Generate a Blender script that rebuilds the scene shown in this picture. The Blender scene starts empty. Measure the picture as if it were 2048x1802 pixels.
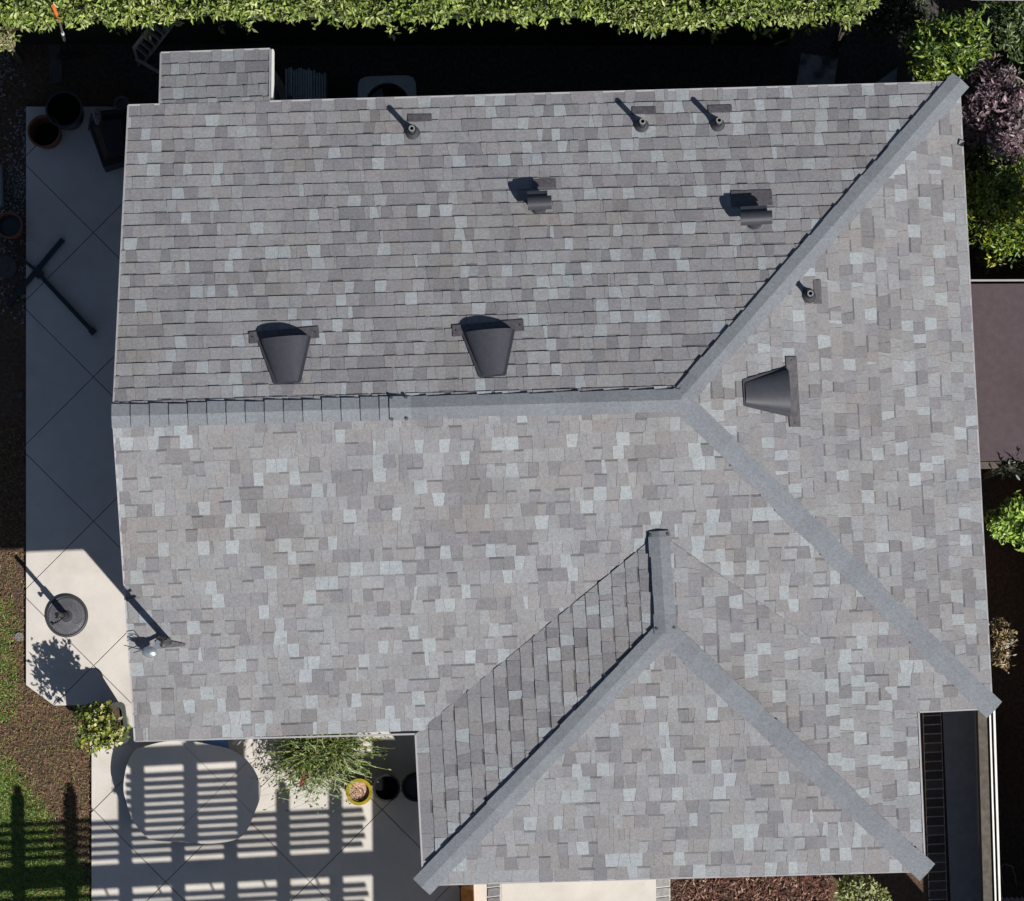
import bpy, math, random
import numpy as np
from mathutils import Vector, Matrix

random.seed(7); RNG = np.random.default_rng(7)
SC = bpy.context.scene
COL = SC.collection

# ------------------------------------------------------------------ camera
FPX, NADX, NADY, ROLL, CAMH = 5875.0, 1005.8, 1382.1, 0.03248, 33.4
_n = Vector(((NADX-1024)/FPX, -(NADY-901)/FPX, -1)).normalized()
_Z = -_n
_X = Vector((math.cos(ROLL), math.sin(ROLL), 0)); _X = (_X - _Z*_X.dot(_Z)).normalized()
_Y = _Z.cross(_X)
CR = Matrix((_X, _Y, _Z))                       # camera -> world
cam_data = bpy.data.cameras.new('camera')
cam = bpy.data.objects.new('camera', cam_data); COL.objects.link(cam)
cam_data.sensor_fit = 'HORIZONTAL'; cam_data.sensor_width = 36
cam_data.lens = FPX/2048*36; cam_data.clip_start = 0.5; cam_data.clip_end = 400
cam.matrix_world = Matrix.Translation((0, 0, CAMH)) @ CR.to_4x4()
SC.camera = cam

# ------------------------------------------------------------------ light
SUN_AZ = Vector((0.636, -0.772))                # plan direction towards the sun
SUN_EL = math.atan(1/1.136)
world = bpy.data.worlds.new('World'); SC.world = world; world.use_nodes = True
wn = world.node_tree.nodes; wl = world.node_tree.links
bg = wn['Background']; bg.inputs['Strength'].default_value = 0.050
sky = wn.new('ShaderNodeTexSky'); sky.sky_type = 'NISHITA'; sky.sun_disc = False
sky.sun_elevation = SUN_EL; sky.sun_rotation = math.atan2(SUN_AZ.x, SUN_AZ.y)
sky.air_density = 0.85; sky.dust_density = 0.5; sky.ozone_density = 1.0
wl.new(sky.outputs[0], bg.inputs['Color'])
sd = bpy.data.lights.new('sun', 'SUN'); sd.energy = 5.0; sd.angle = math.radians(0.53)
sd.color = (1.0, 0.955, 0.90)
sun = bpy.data.objects.new('sun', sd); COL.objects.link(sun)
sdir = Vector((SUN_AZ.x*math.cos(SUN_EL), SUN_AZ.y*math.cos(SUN_EL), math.sin(SUN_EL)))
sun.rotation_euler = sdir.to_track_quat('Z', 'Y').to_euler(); sun.location = sdir*40
SC.view_settings.view_transform = 'Standard'; SC.view_settings.look = 'None'
SC.view_settings.gamma = 1.0; SC.view_settings.use_curve_mapping = False
SC.view_settings.exposure = 0.50
SC.render.resolution_x = 1024; SC.render.resolution_y = 901

def P(px, py, z=0.0):
    """point of the place seen at photograph pixel (px,py) at height z"""
    d = CR @ Vector(((px-1024)/FPX, -(py-901)/FPX, -1))
    t = (CAMH - z)/-d.z
    return Vector((d.x*t, d.y*t, z))

# ------------------------------------------------------------------ materials
def lin(c): return tuple(((v/255)/12.92 if v/255 <= .04045 else ((v/255+.055)/1.055)**2.4) for v in c)
MATS = {}
def mat(name, color, rough=0.85, var=0.15, scale=40.0, bump=0.0, bscale=None, metal=0.0, attr=False,
        spec=0.3, second=None, sscale=1.5, smix=0.5, trans=0.0, fine=0.0):
    if name in MATS: return MATS[name]
    m = bpy.data.materials.new(name); m.use_nodes = True
    nt = m.node_tree; N = nt.nodes; L = nt.links
    b = N['Principled BSDF']
    b.inputs['Roughness'].default_value = rough; b.inputs['Metallic'].default_value = metal
    b.inputs['Specular IOR Level'].default_value = spec
    geo = N.new('ShaderNodeNewGeometry')
    pos = geo.outputs['Position']
    def noise(s, det=3.0):
        n = N.new('ShaderNodeTexNoise'); n.inputs['Scale'].default_value = s
        n.inputs['Detail'].default_value = det; L.new(pos, n.inputs['Vector']); return n
    if attr:
        a = N.new('ShaderNodeVertexColor'); a.layer_name = 'Col'; base = a.outputs['Color']
    else:
        r = N.new('ShaderNodeRGB'); r.outputs[0].default_value = (*color, 1); base = r.outputs[0]
    if second is not None:
        n2 = noise(sscale, 4.0)
        rp = N.new('ShaderNodeMapRange'); rp.inputs['From Min'].default_value = smix-.09; rp.inputs['From Max'].default_value = smix+.09
        L.new(n2.outputs['Fac'], rp.inputs['Value'])
        mx = N.new('ShaderNodeMix'); mx.data_type = 'RGBA'
        L.new(rp.outputs['Result'], mx.inputs['Factor']); L.new(base, mx.inputs['A']); mx.inputs['B'].default_value = (*second, 1)
        base = mx.outputs['Result']
    n1 = noise(scale)
    mr = N.new('ShaderNodeMapRange'); mr.inputs['From Min'].default_value = .3; mr.inputs['From Max'].default_value = .7
    mr.inputs['To Min'].default_value = 1-var; mr.inputs['To Max'].default_value = 1+var
    L.new(n1.outputs['Fac'], mr.inputs['Value'])
    vm = N.new('ShaderNodeVectorMath'); vm.operation = 'SCALE'
    L.new(base, vm.inputs[0]); L.new(mr.outputs['Result'], vm.inputs['Scale'])
    out = vm.outputs[0]
    if fine:
        n3 = noise(130.0, 2.0)
        m3 = N.new('ShaderNodeMapRange'); m3.inputs['From Min'].default_value = .3; m3.inputs['From Max'].default_value = .7
        m3.inputs['To Min'].default_value = 1-fine; m3.inputs['To Max'].default_value = 1+fine
        L.new(n3.outputs['Fac'], m3.inputs['Value'])
        v3 = N.new('ShaderNodeVectorMath'); v3.operation = 'SCALE'
        L.new(out, v3.inputs[0]); L.new(m3.outputs['Result'], v3.inputs['Scale']); out = v3.outputs[0]
    L.new(out, b.inputs['Base Color'])
    if bump:
        nb = noise(bscale or scale, 4.0)
        bp = N.new('ShaderNodeBump'); bp.inputs['Strength'].default_value = bump; bp.inputs['Distance'].default_value = 0.02
        L.new(nb.outputs['Fac'], bp.inputs['Height']); L.new(bp.outputs['Normal'], b.inputs['Normal'])
    if trans:
        tr = N.new('ShaderNodeBsdfTranslucent'); L.new(out, tr.inputs['Color'])
        ms = N.new('ShaderNodeMixShader'); ms.inputs['Fac'].default_value = trans
        L.new(b.outputs[0], ms.inputs[1]); L.new(tr.outputs[0], ms.inputs[2])
        L.new(ms.outputs[0], N['Material Output'].inputs['Surface'])
    MATS[name] = m
    return m

def weather(m, col, scale, thr, amt):
    nt = m.node_tree; N = nt.nodes; L = nt.links; b = N['Principled BSDF']
    src = b.inputs['Base Color'].links[0].from_socket
    geo = N.new('ShaderNodeNewGeometry'); n = N.new('ShaderNodeTexNoise'); n.inputs['Scale'].default_value = scale; n.inputs['Detail'].default_value = 5
    L.new(geo.outputs['Position'], n.inputs['Vector'])
    r_ = N.new('ShaderNodeMapRange'); r_.inputs['From Min'].default_value = thr; r_.inputs['From Max'].default_value = thr+.22; r_.inputs['To Max'].default_value = amt
    L.new(n.outputs['Fac'], r_.inputs['Value'])
    mx = N.new('ShaderNodeMix'); mx.data_type = 'RGBA'; mx.blend_type = 'MULTIPLY'
    L.new(r_.outputs['Result'], mx.inputs['Factor']); L.new(src, mx.inputs['A']); mx.inputs['B'].default_value = (*col, 1)
    L.new(mx.outputs['Result'], b.inputs['Base Color'])
M_SH = mat('asphalt_shingle', (.2, .2, .2), .95, .10, 34, .25, 320, attr=True, spec=.15, fine=.24)
weather(M_SH, (.84, .77, .68), .9, .52, .5)
weather(M_SH, (.80, .83, .86), 2.7, .48, .5)
weather(M_SH, (.70, .70, .68), 9.0, .60, .6)
M_CAP = mat('ridge_shingle', (.2, .22, .24), .95, .10, 30, .25, 320, attr=True, spec=.15, fine=.26)
M_WHITE = mat('white_painted_wood', (.72, .71, .68), .6, .05, 12)
M_DRIP = mat('pale_metal_edge', (.30, .29, .30), .5, .06, 20)
M_STUCCO = mat('stucco', (.22, .20, .175), .9, .08, 60, .2)
M_CONC = mat('patio_concrete', (.505, .475, .435), .85, .035, 7, .05, 90, fine=.05, second=(.47, .445, .41), sscale=.9)
weather(M_CONC, (.80, .77, .72), 2.2, .50, .5)
weather(M_CONC, (.62, .60, .56), 5.0, .66, .6)
M_JOINT = mat('joint_dirt', (.16, .15, .135), .95, .2, 40)
M_SOIL = mat('soil', (.088, .052, .034), .97, .35, 26, .8, 40, second=(.062, .046, .032), sscale=1.3)
M_VENT = mat('brown_painted_metal', (.036, .038, .046), .42, .10, 22, spec=.45)
M_VENTIN = mat('vent_screen', (.01, .01, .012), .9, .2, 60)
M_FLASH = mat('weathered_flashing', (.07, .066, .072), .6, .25, 24, .2)
M_PIPE = mat('grey_plastic_pipe', (.17, .17, .17), .5, .08, 40)
M_HOLE = mat('hollow_shade_black', (.006, .006, .007), .95, .2, 30, spec=.1)  # near-black that paints the shade inside deep pots
M_BLACK = mat('black_plastic', (.012, .012, .014), .35, .1, 40, spec=.5)
M_DKMETAL = mat('dark_cast_iron', (.034, .034, .038), .45, .15, 50, spec=.5)
M_SILVER = mat('silver_metal', (.50, .54, .57), .28, .12, 30, metal=.8)
M_LEAF = mat('leaf', (.1, .15, .03), .42, .08, 30, attr=True, spec=.45, trans=.22)
M_CORE = mat('dark_core', (.010, .014, .006), .95, .3, 20, .5)
M_WOOD = mat('grey_weathered_wood', (.085, .075, .062), .85, .25, 18, .3)
M_TERRA = mat('terracotta', (.16, .062, .038), .85, .12, 25, .1)
M_BRICK = mat('paver_brick', (.10, .095, .095), .9, .2, 22, .3, attr=True)

# ------------------------------------------------------------------ mesh helpers
class MB:
    def __init__(s): s.v = []; s.f = []; s.c = []
    def add(s, vs, fs, col=(.5, .5, .5)):
        o = len(s.v); s.v += [tuple(p) for p in vs]; s.f += [tuple(i+o for i in f) for f in fs]
        s.c += [col]*len(vs)
    def prism(s, base, top, col=(.5, .5, .5)):
        n = len(base); vs = list(base)+list(top)
        fs = [tuple(range(n, 2*n)), tuple(reversed(range(n)))]
        fs += [(i, (i+1) % n, n+(i+1) % n, n+i) for i in range(n)]
        s.add(vs, fs, col)
    def slab(s, poly, z0, z1, col=(.5, .5, .5)):
        poly = ccw(poly)
        s.prism([(p[0], p[1], z0) for p in poly], [(p[0], p[1], z1) for p in poly], col)
    def box(s, c, size, rot=None, col=(.5, .5, .5)):
        c = Vector(c); h = [d/2 for d in size]
        vs = [Vector((x*h[0], y*h[1], z*h[2])) for z in (-1, 1) for x, y in ((-1, -1), (1, -1), (1, 1), (-1, 1))]
        if rot is not None: vs = [rot @ v for v in vs]
        vs = [v+c for v in vs]
        s.prism(vs[:4], vs[4:], col)
    def bar(s, a, b, w, h=None, col=(.5, .5, .5), up=(0, 0, 1)):
        a = Vector(a); b = Vector(b); d = b-a; L = d.length; d.normalize()
        u = Vector(up)
        if abs(d.dot(u)) > .98: u = Vector((1, 0, 0))
        x = d.cross(u).normalized(); z = x.cross(d)
        s.box((a+b)/2, (w, L, h or w), Matrix((x, d, z)).transposed(), col)
    def tube(s, pts, rads, n=12, col=(.5, .5, .5), caps=True):
        pts = [Vector(p) for p in pts]
        if not hasattr(rads, '__len__'): rads = [rads]*len(pts)
        vs = []; px = None
        for i, p in enumerate(pts):
            d = (pts[min(i+1, len(pts)-1)]-pts[max(i-1, 0)])
            d = d.normalized() if d.length > 1e-9 else Vector((0, 0, 1))
            if px is None:
                px = d.orthogonal().normalized()
            px = (px-d*px.dot(d)).normalized(); py = d.cross(px)
            for k in range(n):
                a = 2*math.pi*k/n; vs.append(p+(px*math.cos(a)+py*math.sin(a))*rads[i])
        fs = [(i*n+k, i*n+(k+1) % n, (i+1)*n+(k+1) % n, (i+1)*n+k) for i in range(len(pts)-1) for k in range(n)]
        if caps: fs += [tuple(reversed(range(n))), tuple(range((len(pts)-1)*n, len(pts)*n))]
        s.add(vs, fs, col)
    def lathe(s, c, prof, n=28, col=(.5, .5, .5), sx=1, sy=1):
        vs = [(c[0]+r*math.cos(2*math.pi*k/n)*sx, c[1]+r*math.sin(2*math.pi*k/n)*sy, c[2]+z) for r, z in prof for k in range(n)]
        m = len(prof)
        fs = [(i*n+k, i*n+(k+1) % n, (i+1)*n+(k+1) % n, (i+1)*n+k) for i in range(m-1) for k in range(n)]
        s.add(vs, fs, col)
    def build(s, name, m, parent=None, smooth=False, attr=False):
        me = bpy.data.meshes.new(name); me.from_pydata(s.v, [], s.f)
        if attr or (m.node_tree.nodes.get('Color Attribute') is not None):
            ca = me.color_attributes.new('Col', 'FLOAT_COLOR', 'POINT')
            ar = np.ones((len(s.v), 4), dtype=np.float32); ar[:, :3] = np.array(s.c, dtype=np.float32)
            ca.data.foreach_set('color', ar.ravel())
        me.materials.append(m)
        if smooth: me.polygons.foreach_set('use_smooth', [True]*len(me.polygons))
        me.update()
        o = bpy.data.objects.new(name, me); COL.objects.link(o)
        if parent is not None: o.parent = parent; o.matrix_parent_inverse = parent_inv(parent)
        return o
def parent_inv(p):
    m = Matrix.Identity(4); q = p; chain = []
    while q is not None: chain.append(q); q = q.parent
    for q in reversed(chain): m = m @ q.matrix_parent_inverse @ q.matrix_basis
    return m.inverted()
def ccw(poly):
    a = sum(poly[i][0]*poly[(i+1) % len(poly)][1]-poly[(i+1) % len(poly)][0]*poly[i][1] for i in range(len(poly)))
    return list(poly) if a > 0 else list(reversed(poly))
def tag(o, label=None, cat=None, group=None, kind=None):
    if label: o['label'] = label
    if cat: o['category'] = cat
    if group: o['group'] = group
    if kind: o['kind'] = kind
    return o
def empty(name, loc, label=None, cat=None, group=None, parent=None):
    o = bpy.data.objects.new(name, None); COL.objects.link(o); o.location = loc
    o.empty_display_size = .2
    if parent is not None: o.parent = parent; o.matrix_parent_inverse = parent_inv(parent)
    return tag(o, label, cat, group)
def clip(poly, cpoly):
    """Sutherland-Hodgman, cpoly convex ccw"""
    out = poly
    for i in range(len(cpoly)):
        a = cpoly[i]; b = cpoly[(i+1) % len(cpoly)]
        ex, ey = b[0]-a[0], b[1]-a[1]
        def side(p): return ex*(p[1]-a[1])-ey*(p[0]-a[0])
        inp = out; out = []
        for j in range(len(inp)):
            p = inp[j]; q = inp[(j+1) % len(inp)]; sp, sq = side(p), side(q)
            if sp >= 0: out.append(p)
            if (sp >= 0) != (sq >= 0):
                t = sp/(sp-sq); out.append((p[0]+(q[0]-p[0])*t, p[1]+(q[1]-p[1])*t))
        if len(out) < 3: return []
    res = [out[0]]
    for p in out[1:]:
        if math.hypot(p[0]-res[-1][0], p[1]-res[-1][1]) > 1e-4: res.append(p)
    if len(res) > 1 and math.hypot(res[0][0]-res[-1][0], res[0][1]-res[-1][1]) < 1e-4: res.pop()
    return res if len(res) >= 3 else []
def area(poly):
    return abs(sum(poly[i][0]*poly[(i+1) % len(poly)][1]-poly[(i+1) % len(poly)][0]*poly[i][1] for i in range(len(poly))))/2
def inside(p, poly):
    r = False
    for i in range(len(poly)):
        a = poly[i]; b = poly[i-1]
        if (a[1] > p[1]) != (b[1] > p[1]) and p[0] < (b[0]-a[0])*(p[1]-a[1])/(b[1]-a[1])+a[0]: r = not r
    return r

# =================================================================== GROUND
def structure(name, mb, m, label=None):
    o = mb.build(name, m); o['kind'] = 'structure'
    if label: o['label'] = label
    return o
g = MB(); g.add([(-150, -150, 0), (150, -150, 0), (150, 150, 0), (-150, 150, 0)], [(0, 1, 2, 3)])
structure('ground', g, M_SOIL, 'brown soil and mulch ground all round the house')

# dark mulch bed of the north side yard
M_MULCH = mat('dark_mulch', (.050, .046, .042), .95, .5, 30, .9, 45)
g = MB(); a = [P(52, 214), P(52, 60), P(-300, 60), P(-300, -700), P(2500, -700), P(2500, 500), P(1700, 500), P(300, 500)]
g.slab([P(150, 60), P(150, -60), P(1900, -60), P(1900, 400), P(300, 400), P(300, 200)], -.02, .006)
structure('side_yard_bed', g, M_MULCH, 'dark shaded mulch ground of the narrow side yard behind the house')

# patio: concrete slabs scored on the diagonal
PZ = .05
patio = empty('patio', P(150, 1000)); tag(patio, 'pale concrete patio scored into large diagonal squares', kind='structure')
def gxy(px, py): p = P(px, py, PZ); return (p.x, p.y)
stripA = ccw([gxy(52, 213), gxy(420, 213), gxy(420, 1408), gxy(108, 1411), gxy(52, 1370)])
stripB = ccw([gxy(183, 1410), gxy(920, 1404), gxy(920, 2150), gxy(183, 2150)])
mb = MB()
for poly in (stripA, stripB): mb.slab(poly, .0, PZ-.012)
mb.build('joint_bed', M_JOINT, patio)
S2 = 288.6
for poly in (stripA, stripB):
    for i in range(-12, 20):
        for j in range(-12, 20):
            # cell corners on the pixel lattice: (y-x)=278+S2*i , (x+y)=652+S2*j
            c = []
            for di, dj in ((0, 0), (1, 0), (1, 1), (0, 1)):
                d = 278+S2*(i+di); s_ = 652+S2*(j+dj)
                c.append(gxy((s_-d)/2, (s_+d)/2))
            c = ccw(c)
            cx = sum(p[0] for p in c)/4; cy = sum(p[1] for p in c)/4
            k = 1-.0056/.85
            c = [(cx+(p[0]-cx)*k, cy+(p[1]-cy)*k) for p in c]
            q = clip(c, poly)
            if q and area(q) > .004:
                mb = MB(); dz = random.uniform(-.0012, .0012)
                cx = sum(p[0] for p in q)/len(q); cy = sum(p[1] for p in q)/len(q)
                lo = [(p[0], p[1], 0.002) for p in q]; up = [(p[0], p[1], PZ-.004+dz) for p in q]
                tp = [(cx+(p[0]-cx)*.995, cy+(p[1]-cy)*.995, PZ+dz) for p in q]
                n = len(q)
                mb.add(lo+up+tp, [tuple(range(2*n, 3*n))]+[(a, (a+1) % n, n+(a+1) % n, n+a) for a in range(n)]
                       + [(n+a, n+(a+1) % n, 2*n+(a+1) % n, 2*n+a) for a in range(n)])
                mb.build('slab', M_CONC, patio)

# front walkway with paver border
WZ = .05
mb = MB(); mb.slab([P(1002, 1700, WZ), P(1312, 1700, WZ), P(1314, 1990, WZ), P(1004, 1990, WZ)], 0, WZ)
walk = structure('walkway', mb, M_CONC, 'cream concrete front walk edged with grey pavers below the eave')
mb = MB(); mb.slab([P(945, 1700, WZ), P(973, 1700, WZ), P(975, 1990, WZ), P(947, 1990, WZ)], 0, WZ)
structure('path_edge', mb, M_CONC, 'thin cream concrete edging beside the orange wooden post')
for x0 in (975, 1312):
    for k in range(22):
        y = 1700+k*19.2
        x1 = x0+28 if x0 > 1100 else x0+26
        c = random.choice([(.17, .17, .18), (.21, .21, .22), (.15, .15, .16), (.24, .235, .23)])
        mb = MB(); sk = -3
        mb.slab([P(x0+1, y+1, WZ), P(x1-1, y+sk+1, WZ), P(x1-1, y+sk+17, WZ), P(x0+1, y+17, WZ)], 0, WZ+random.uniform(.002, .006), c)
        mb.build('brick', M_BRICK, walk)
    mb = MB(); x1 = x0+28; mb.slab([P(x0-1, 1700, WZ), P(x1, 1700, WZ), P(x1+2, 1990, WZ), P(x0+1, 1990, WZ)], 0, WZ-.006)
    mb.build('mortar', mat('mortar', (.5, .48, .45), .9), walk)

# east side path: concrete in shade with a soldier course of bricks
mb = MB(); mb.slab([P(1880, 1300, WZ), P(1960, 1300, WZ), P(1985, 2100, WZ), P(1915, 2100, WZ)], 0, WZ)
spath = structure('side_path', mb, mat('shade_blue_concrete', (.17, .19, .21), .85, .1, 12, .1), 'concrete side path with bluish shade in its colour beside the wooden fence')  # dark blue of the shade is put into this concrete's colour
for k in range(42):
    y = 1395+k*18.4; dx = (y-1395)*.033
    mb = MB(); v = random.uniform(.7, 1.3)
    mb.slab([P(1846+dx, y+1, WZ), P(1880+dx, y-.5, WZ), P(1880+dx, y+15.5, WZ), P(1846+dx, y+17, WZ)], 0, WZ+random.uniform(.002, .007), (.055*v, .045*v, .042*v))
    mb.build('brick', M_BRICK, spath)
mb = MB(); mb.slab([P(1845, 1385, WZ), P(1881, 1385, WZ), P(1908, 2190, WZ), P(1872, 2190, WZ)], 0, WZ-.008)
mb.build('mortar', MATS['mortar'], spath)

# concrete pad by the bump out, step stone strip
mb = MB(); mb.slab([P(540, 128), P(556, 150), P(580, 190), P(580, 260), P(500, 260), P(500, 128)], 0, .03)
structure('equipment_pad', mb, M_CONC, 'small teal shaded concrete pad beside the roof bump out')
mb = MB(); mb.slab([P(98, 86), P(120, 82), P(126, 165), P(100, 168)], 0, .025)
structure('stepping_strip', mb, mat('mossy_stone', (.07, .065, .055), .9, .3, 20, .4), 'narrow mossy concrete strip in the shaded yard')
mb = MB(); mb.slab([P(1750, 168), P(1815, 120), P(1818, 260), P(1700, 260), P(1700, 180)], 0, .03)
structure('gate_pad', mb, mat('gate_pad_concrete', (.30, .32, .34), .85, .1, 12, .1), 'dim grey concrete pad next to the dark side gate')

# =================================================================== HOUSE
ZE, RM, RW = 2.6, .84, .52
NW = P(257, 211, ZE); NE = P(1918, 164, ZE); SW = P(270, 1482, ZE); SE = P(1984, 1417, ZE)
R1 = P(226, 833, ZE+RM); R2 = P(1359, 800, ZE+RM)
WSW = P(847, 1770, ZE); WSE = P(1850, 1742, ZE); VW = P(831, 1468, ZE); VE = P(1837, 1424, ZE)
WT = P(1318, 1066, ZE+RW); WA = P(1331, 1262, ZE+RW)
BZ = ZE-.25
BW = P(322, 106, BZ); BE = P(540, 98, BZ)
BWu = Vector((BW.x, NW.y-.0, ZE-.004)); BEu = Vector((BE.x, NW.y-.0, ZE-.004))
house = empty('house', P(1024, 900), 'single storey house with pale grey shingle roof, hips, ridges and metal vents', 'house')

# walls
def wall_box(x0, x1, y0, y1, z1, name='wall'):
    mb = MB(); mb.slab([(x0, y0), (x1, y0), (x1, y1), (x0, y1)], 0, z1)
    return mb.build(name, M_STUCCO, house)
OV = .5
wall_box(SW.x+OV, SE.x-OV, SW.y+OV, NW.y-OV, ZE-.13)
wall_box(VW.x+OV, VE.x-OV, WSW.y+OV, SW.y+OV-.003, ZE-.131)
wall_box(BW.x+.06, BE.x-.06, NW.y-OV+.003, BW.y-.08, BZ-.11)
mb = MB()
xg = SW.x+OV
tri = [(SW.y+OV, ZE-.12), (NW.y-OV, ZE-.12), (R1.y, R1.z-.33)]
mb.prism([(xg+.12, y, z) for y, z in tri], [(xg+.003, y, z) for y, z in tri])
mb.build('gable_wall', M_STUCCO, house)

# roof planes
def roof_plane(e0, e1, top, poly3, step_off=0.0):
    u = (e1-e0).normalized(); w = top-e0; w = w-u*w.dot(u); L = w.length; v = w.normalized(); n = u.cross(v)
    if n.z < 0:
        return roof_plane(e1, e0, top, poly3)
    p2 = ccw([((p-e0).dot(u), (p-e0).dot(v)) for p in poly3])
    return dict(o=e0, u=u, v=v, n=n, poly=p2, L=L)
def sunk(p, d=.009): p['o'] = p['o']-p['n']*d; return p
PL = {
 'north': roof_plane(NE, NW, (R1+R2)/2, [NW, NE, R2, R1]),
 'south': roof_plane(SW, SE, (R1+R2)/2, [SW, SE, R2, R1]),
 'east': roof_plane(SE, NE, R2, [SE, NE, R2]),
 'wing_west': sunk(roof_plane(VW, WSW, (WT+WA)/2, [VW, WSW, WA, WT])),
 'wing_east': sunk(roof_plane(WSE, VE, (WT+WA)/2, [VE, WSE, WA, WT]), .008),
 'wing_south': roof_plane(WSW, WSE, WA, [WSW, WSE, WA]),
 'bump': roof_plane(BE, BW, (BWu+BEu)/2, [BW, BE, BEu, BWu]),
}
COURSES = dict(north=25.1, south=24.4, east=24.5, wing_west=18.6, wing_east=18.9, wing_south=18.9, bump=4.35)
deck = MB()
for k, pl in PL.items():
    pts = [pl['o']+pl['u']*a+pl['v']*b-pl['n']*.002 for a, b in pl['poly']]
    deck.prism([p-Vector((0, 0, .11)) for p in pts], pts)
roof = deck.build('roof', M_WHITE, house)
und = MB()
for k, pl in PL.items():
    pts = [pl['o']+pl['u']*a+pl['v']*b for a, b in pl['poly']]
    und.add([p+pl['n']*.0008 for p in pts], [tuple(range(len(pts)))])
und.build('underlay', mat('roofing_felt', (.035, .035, .04), .95), roof)

# shingles
PAL = {'light': (0.255, 0.276, 0.290), 'pale': (0.217, 0.223, 0.232), 'mid': (0.199, 0.200, 0.208), 'warm': (0.200, 0.195, 0.199), 'dark': (0.161, 0.159, 0.167), 'dusk': (0.175, 0.174, 0.188)}
def tabcol(plane):
    r = random.random()
    if plane in ('south', 'wing_south', 'east', 'wing_east'):
        k = 'light' if r < .135 else 'pale' if r < .33 else 'mid' if r < .60 else 'warm' if r < .80 else 'dark' if r < .93 else 'dusk'
    else:
        k = 'light' if r < .12 else 'pale' if r < .30 else 'mid' if r < .58 else 'warm' if r < .78 else 'dark' if r < .92 else 'dusk'
    j = random.uniform(.95, 1.05); c = PAL[k]
    return k, tuple(x*j for x in c)
wing_tri = [(p.x, p.y) for p in (WT, VW+Vector((.15, -.2, 0)), VE+Vector((-.15, -.2, 0)))]
TABS = []
for pname, pl in PL.items():
    ex = pl['L']/COURSES[pname]
    us = [a for a, b in pl['poly']]; vs_ = [b for a, b in pl['poly']]
    u0, u1 = min(us), max(us); vmax = max(vs_); vmin = min(vs_)
    lower = [p for p in pl['poly']]
    k = int(math.floor(vmin/ex))
    while k*ex < vmax:
        v0 = k*ex
        u = u0-random.uniform(0, 1.0)
        raised = random.random() < .5
        sl_left = random.uniform(u, u)+0; jit = 0; seg = 0; lean = random.uniform(-.006, .006)
        prevk = ''
        while u < u1:
            if seg <= 0: seg = .95; jit = random.uniform(-.0035, .0035)
            r = random.random()
            w = random.uniform(.09, .135) if r < .60 else random.uniform(.135, .17) if r < .83 else random.uniform(.025, .06) if r < .91 else random.uniform(.19, .29)
            kk, c = tabcol(pname)
            if kk == 'light' and prevk == 'light' and random.random() < .5: kk, c = tabcol(pname)
            if kk == 'light': w = min(w, .14)
            prevk = kk
            # slanted joint: raised teeth widen towards the butt
            nl = (1 if raised else -1)*random.uniform(.001, .013)
            if random.random() < .35: nl = 0
            a0, a1 = u-lean, u+lean          # lean of left joint: bottom/top
            b0, b1 = u+w+nl, u+w-nl
            vb0, vb1 = v0+jit, v0+ex+jit*.3
            if k == 0: vb0 = 0
            gpx = .0011
            quad = [(a0+gpx, vb0), (b0-gpx, vb0), (b1-gpx, vb1), (a1+gpx, vb1)]
            hb = (.0085 if pname == 'wing_west' else .0098)+(.005 if raised else 0)+random.uniform(-.001, .0015); ht = .003
            pieces = []
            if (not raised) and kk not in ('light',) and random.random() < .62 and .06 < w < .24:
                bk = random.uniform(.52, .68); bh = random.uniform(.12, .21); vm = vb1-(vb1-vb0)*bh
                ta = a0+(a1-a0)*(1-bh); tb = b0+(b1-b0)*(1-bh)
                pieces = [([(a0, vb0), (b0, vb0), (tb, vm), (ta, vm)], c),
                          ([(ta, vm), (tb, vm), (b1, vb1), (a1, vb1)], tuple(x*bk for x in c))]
            else:
                pieces = [(quad, c)]
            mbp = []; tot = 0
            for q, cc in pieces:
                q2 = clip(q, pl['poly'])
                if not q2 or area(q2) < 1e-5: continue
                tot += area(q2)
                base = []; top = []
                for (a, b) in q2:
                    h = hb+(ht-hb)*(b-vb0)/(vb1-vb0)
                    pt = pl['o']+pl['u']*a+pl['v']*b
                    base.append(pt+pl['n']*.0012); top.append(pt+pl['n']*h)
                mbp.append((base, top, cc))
            if mbp and tot > 3e-5:
                ctr = sum(mbp[0][1], Vector())/len(mbp[0][1])
                hid = pname == 'south' and all(inside((t.x, t.y), wing_tri) for m_ in mbp for t in m_[1])
                if not hid: TABS.append((tot, mbp, ctr))
            u += w; seg -= w; lean = -(-nl) if True else 0
            lean = -nl
            raised = not raised if random.random() < .86 else raised
        k += 1
order = sorted(range(len(TABS)), key=lambda i: -TABS[i][0])
solo = set(order[:300])
field = MB()
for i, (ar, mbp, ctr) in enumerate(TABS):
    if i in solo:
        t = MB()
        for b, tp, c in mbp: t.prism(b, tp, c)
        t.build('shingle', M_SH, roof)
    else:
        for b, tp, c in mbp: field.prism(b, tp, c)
fo = field.build('shingle_field', M_SH, roof); fo['kind'] = 'stuff'

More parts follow.
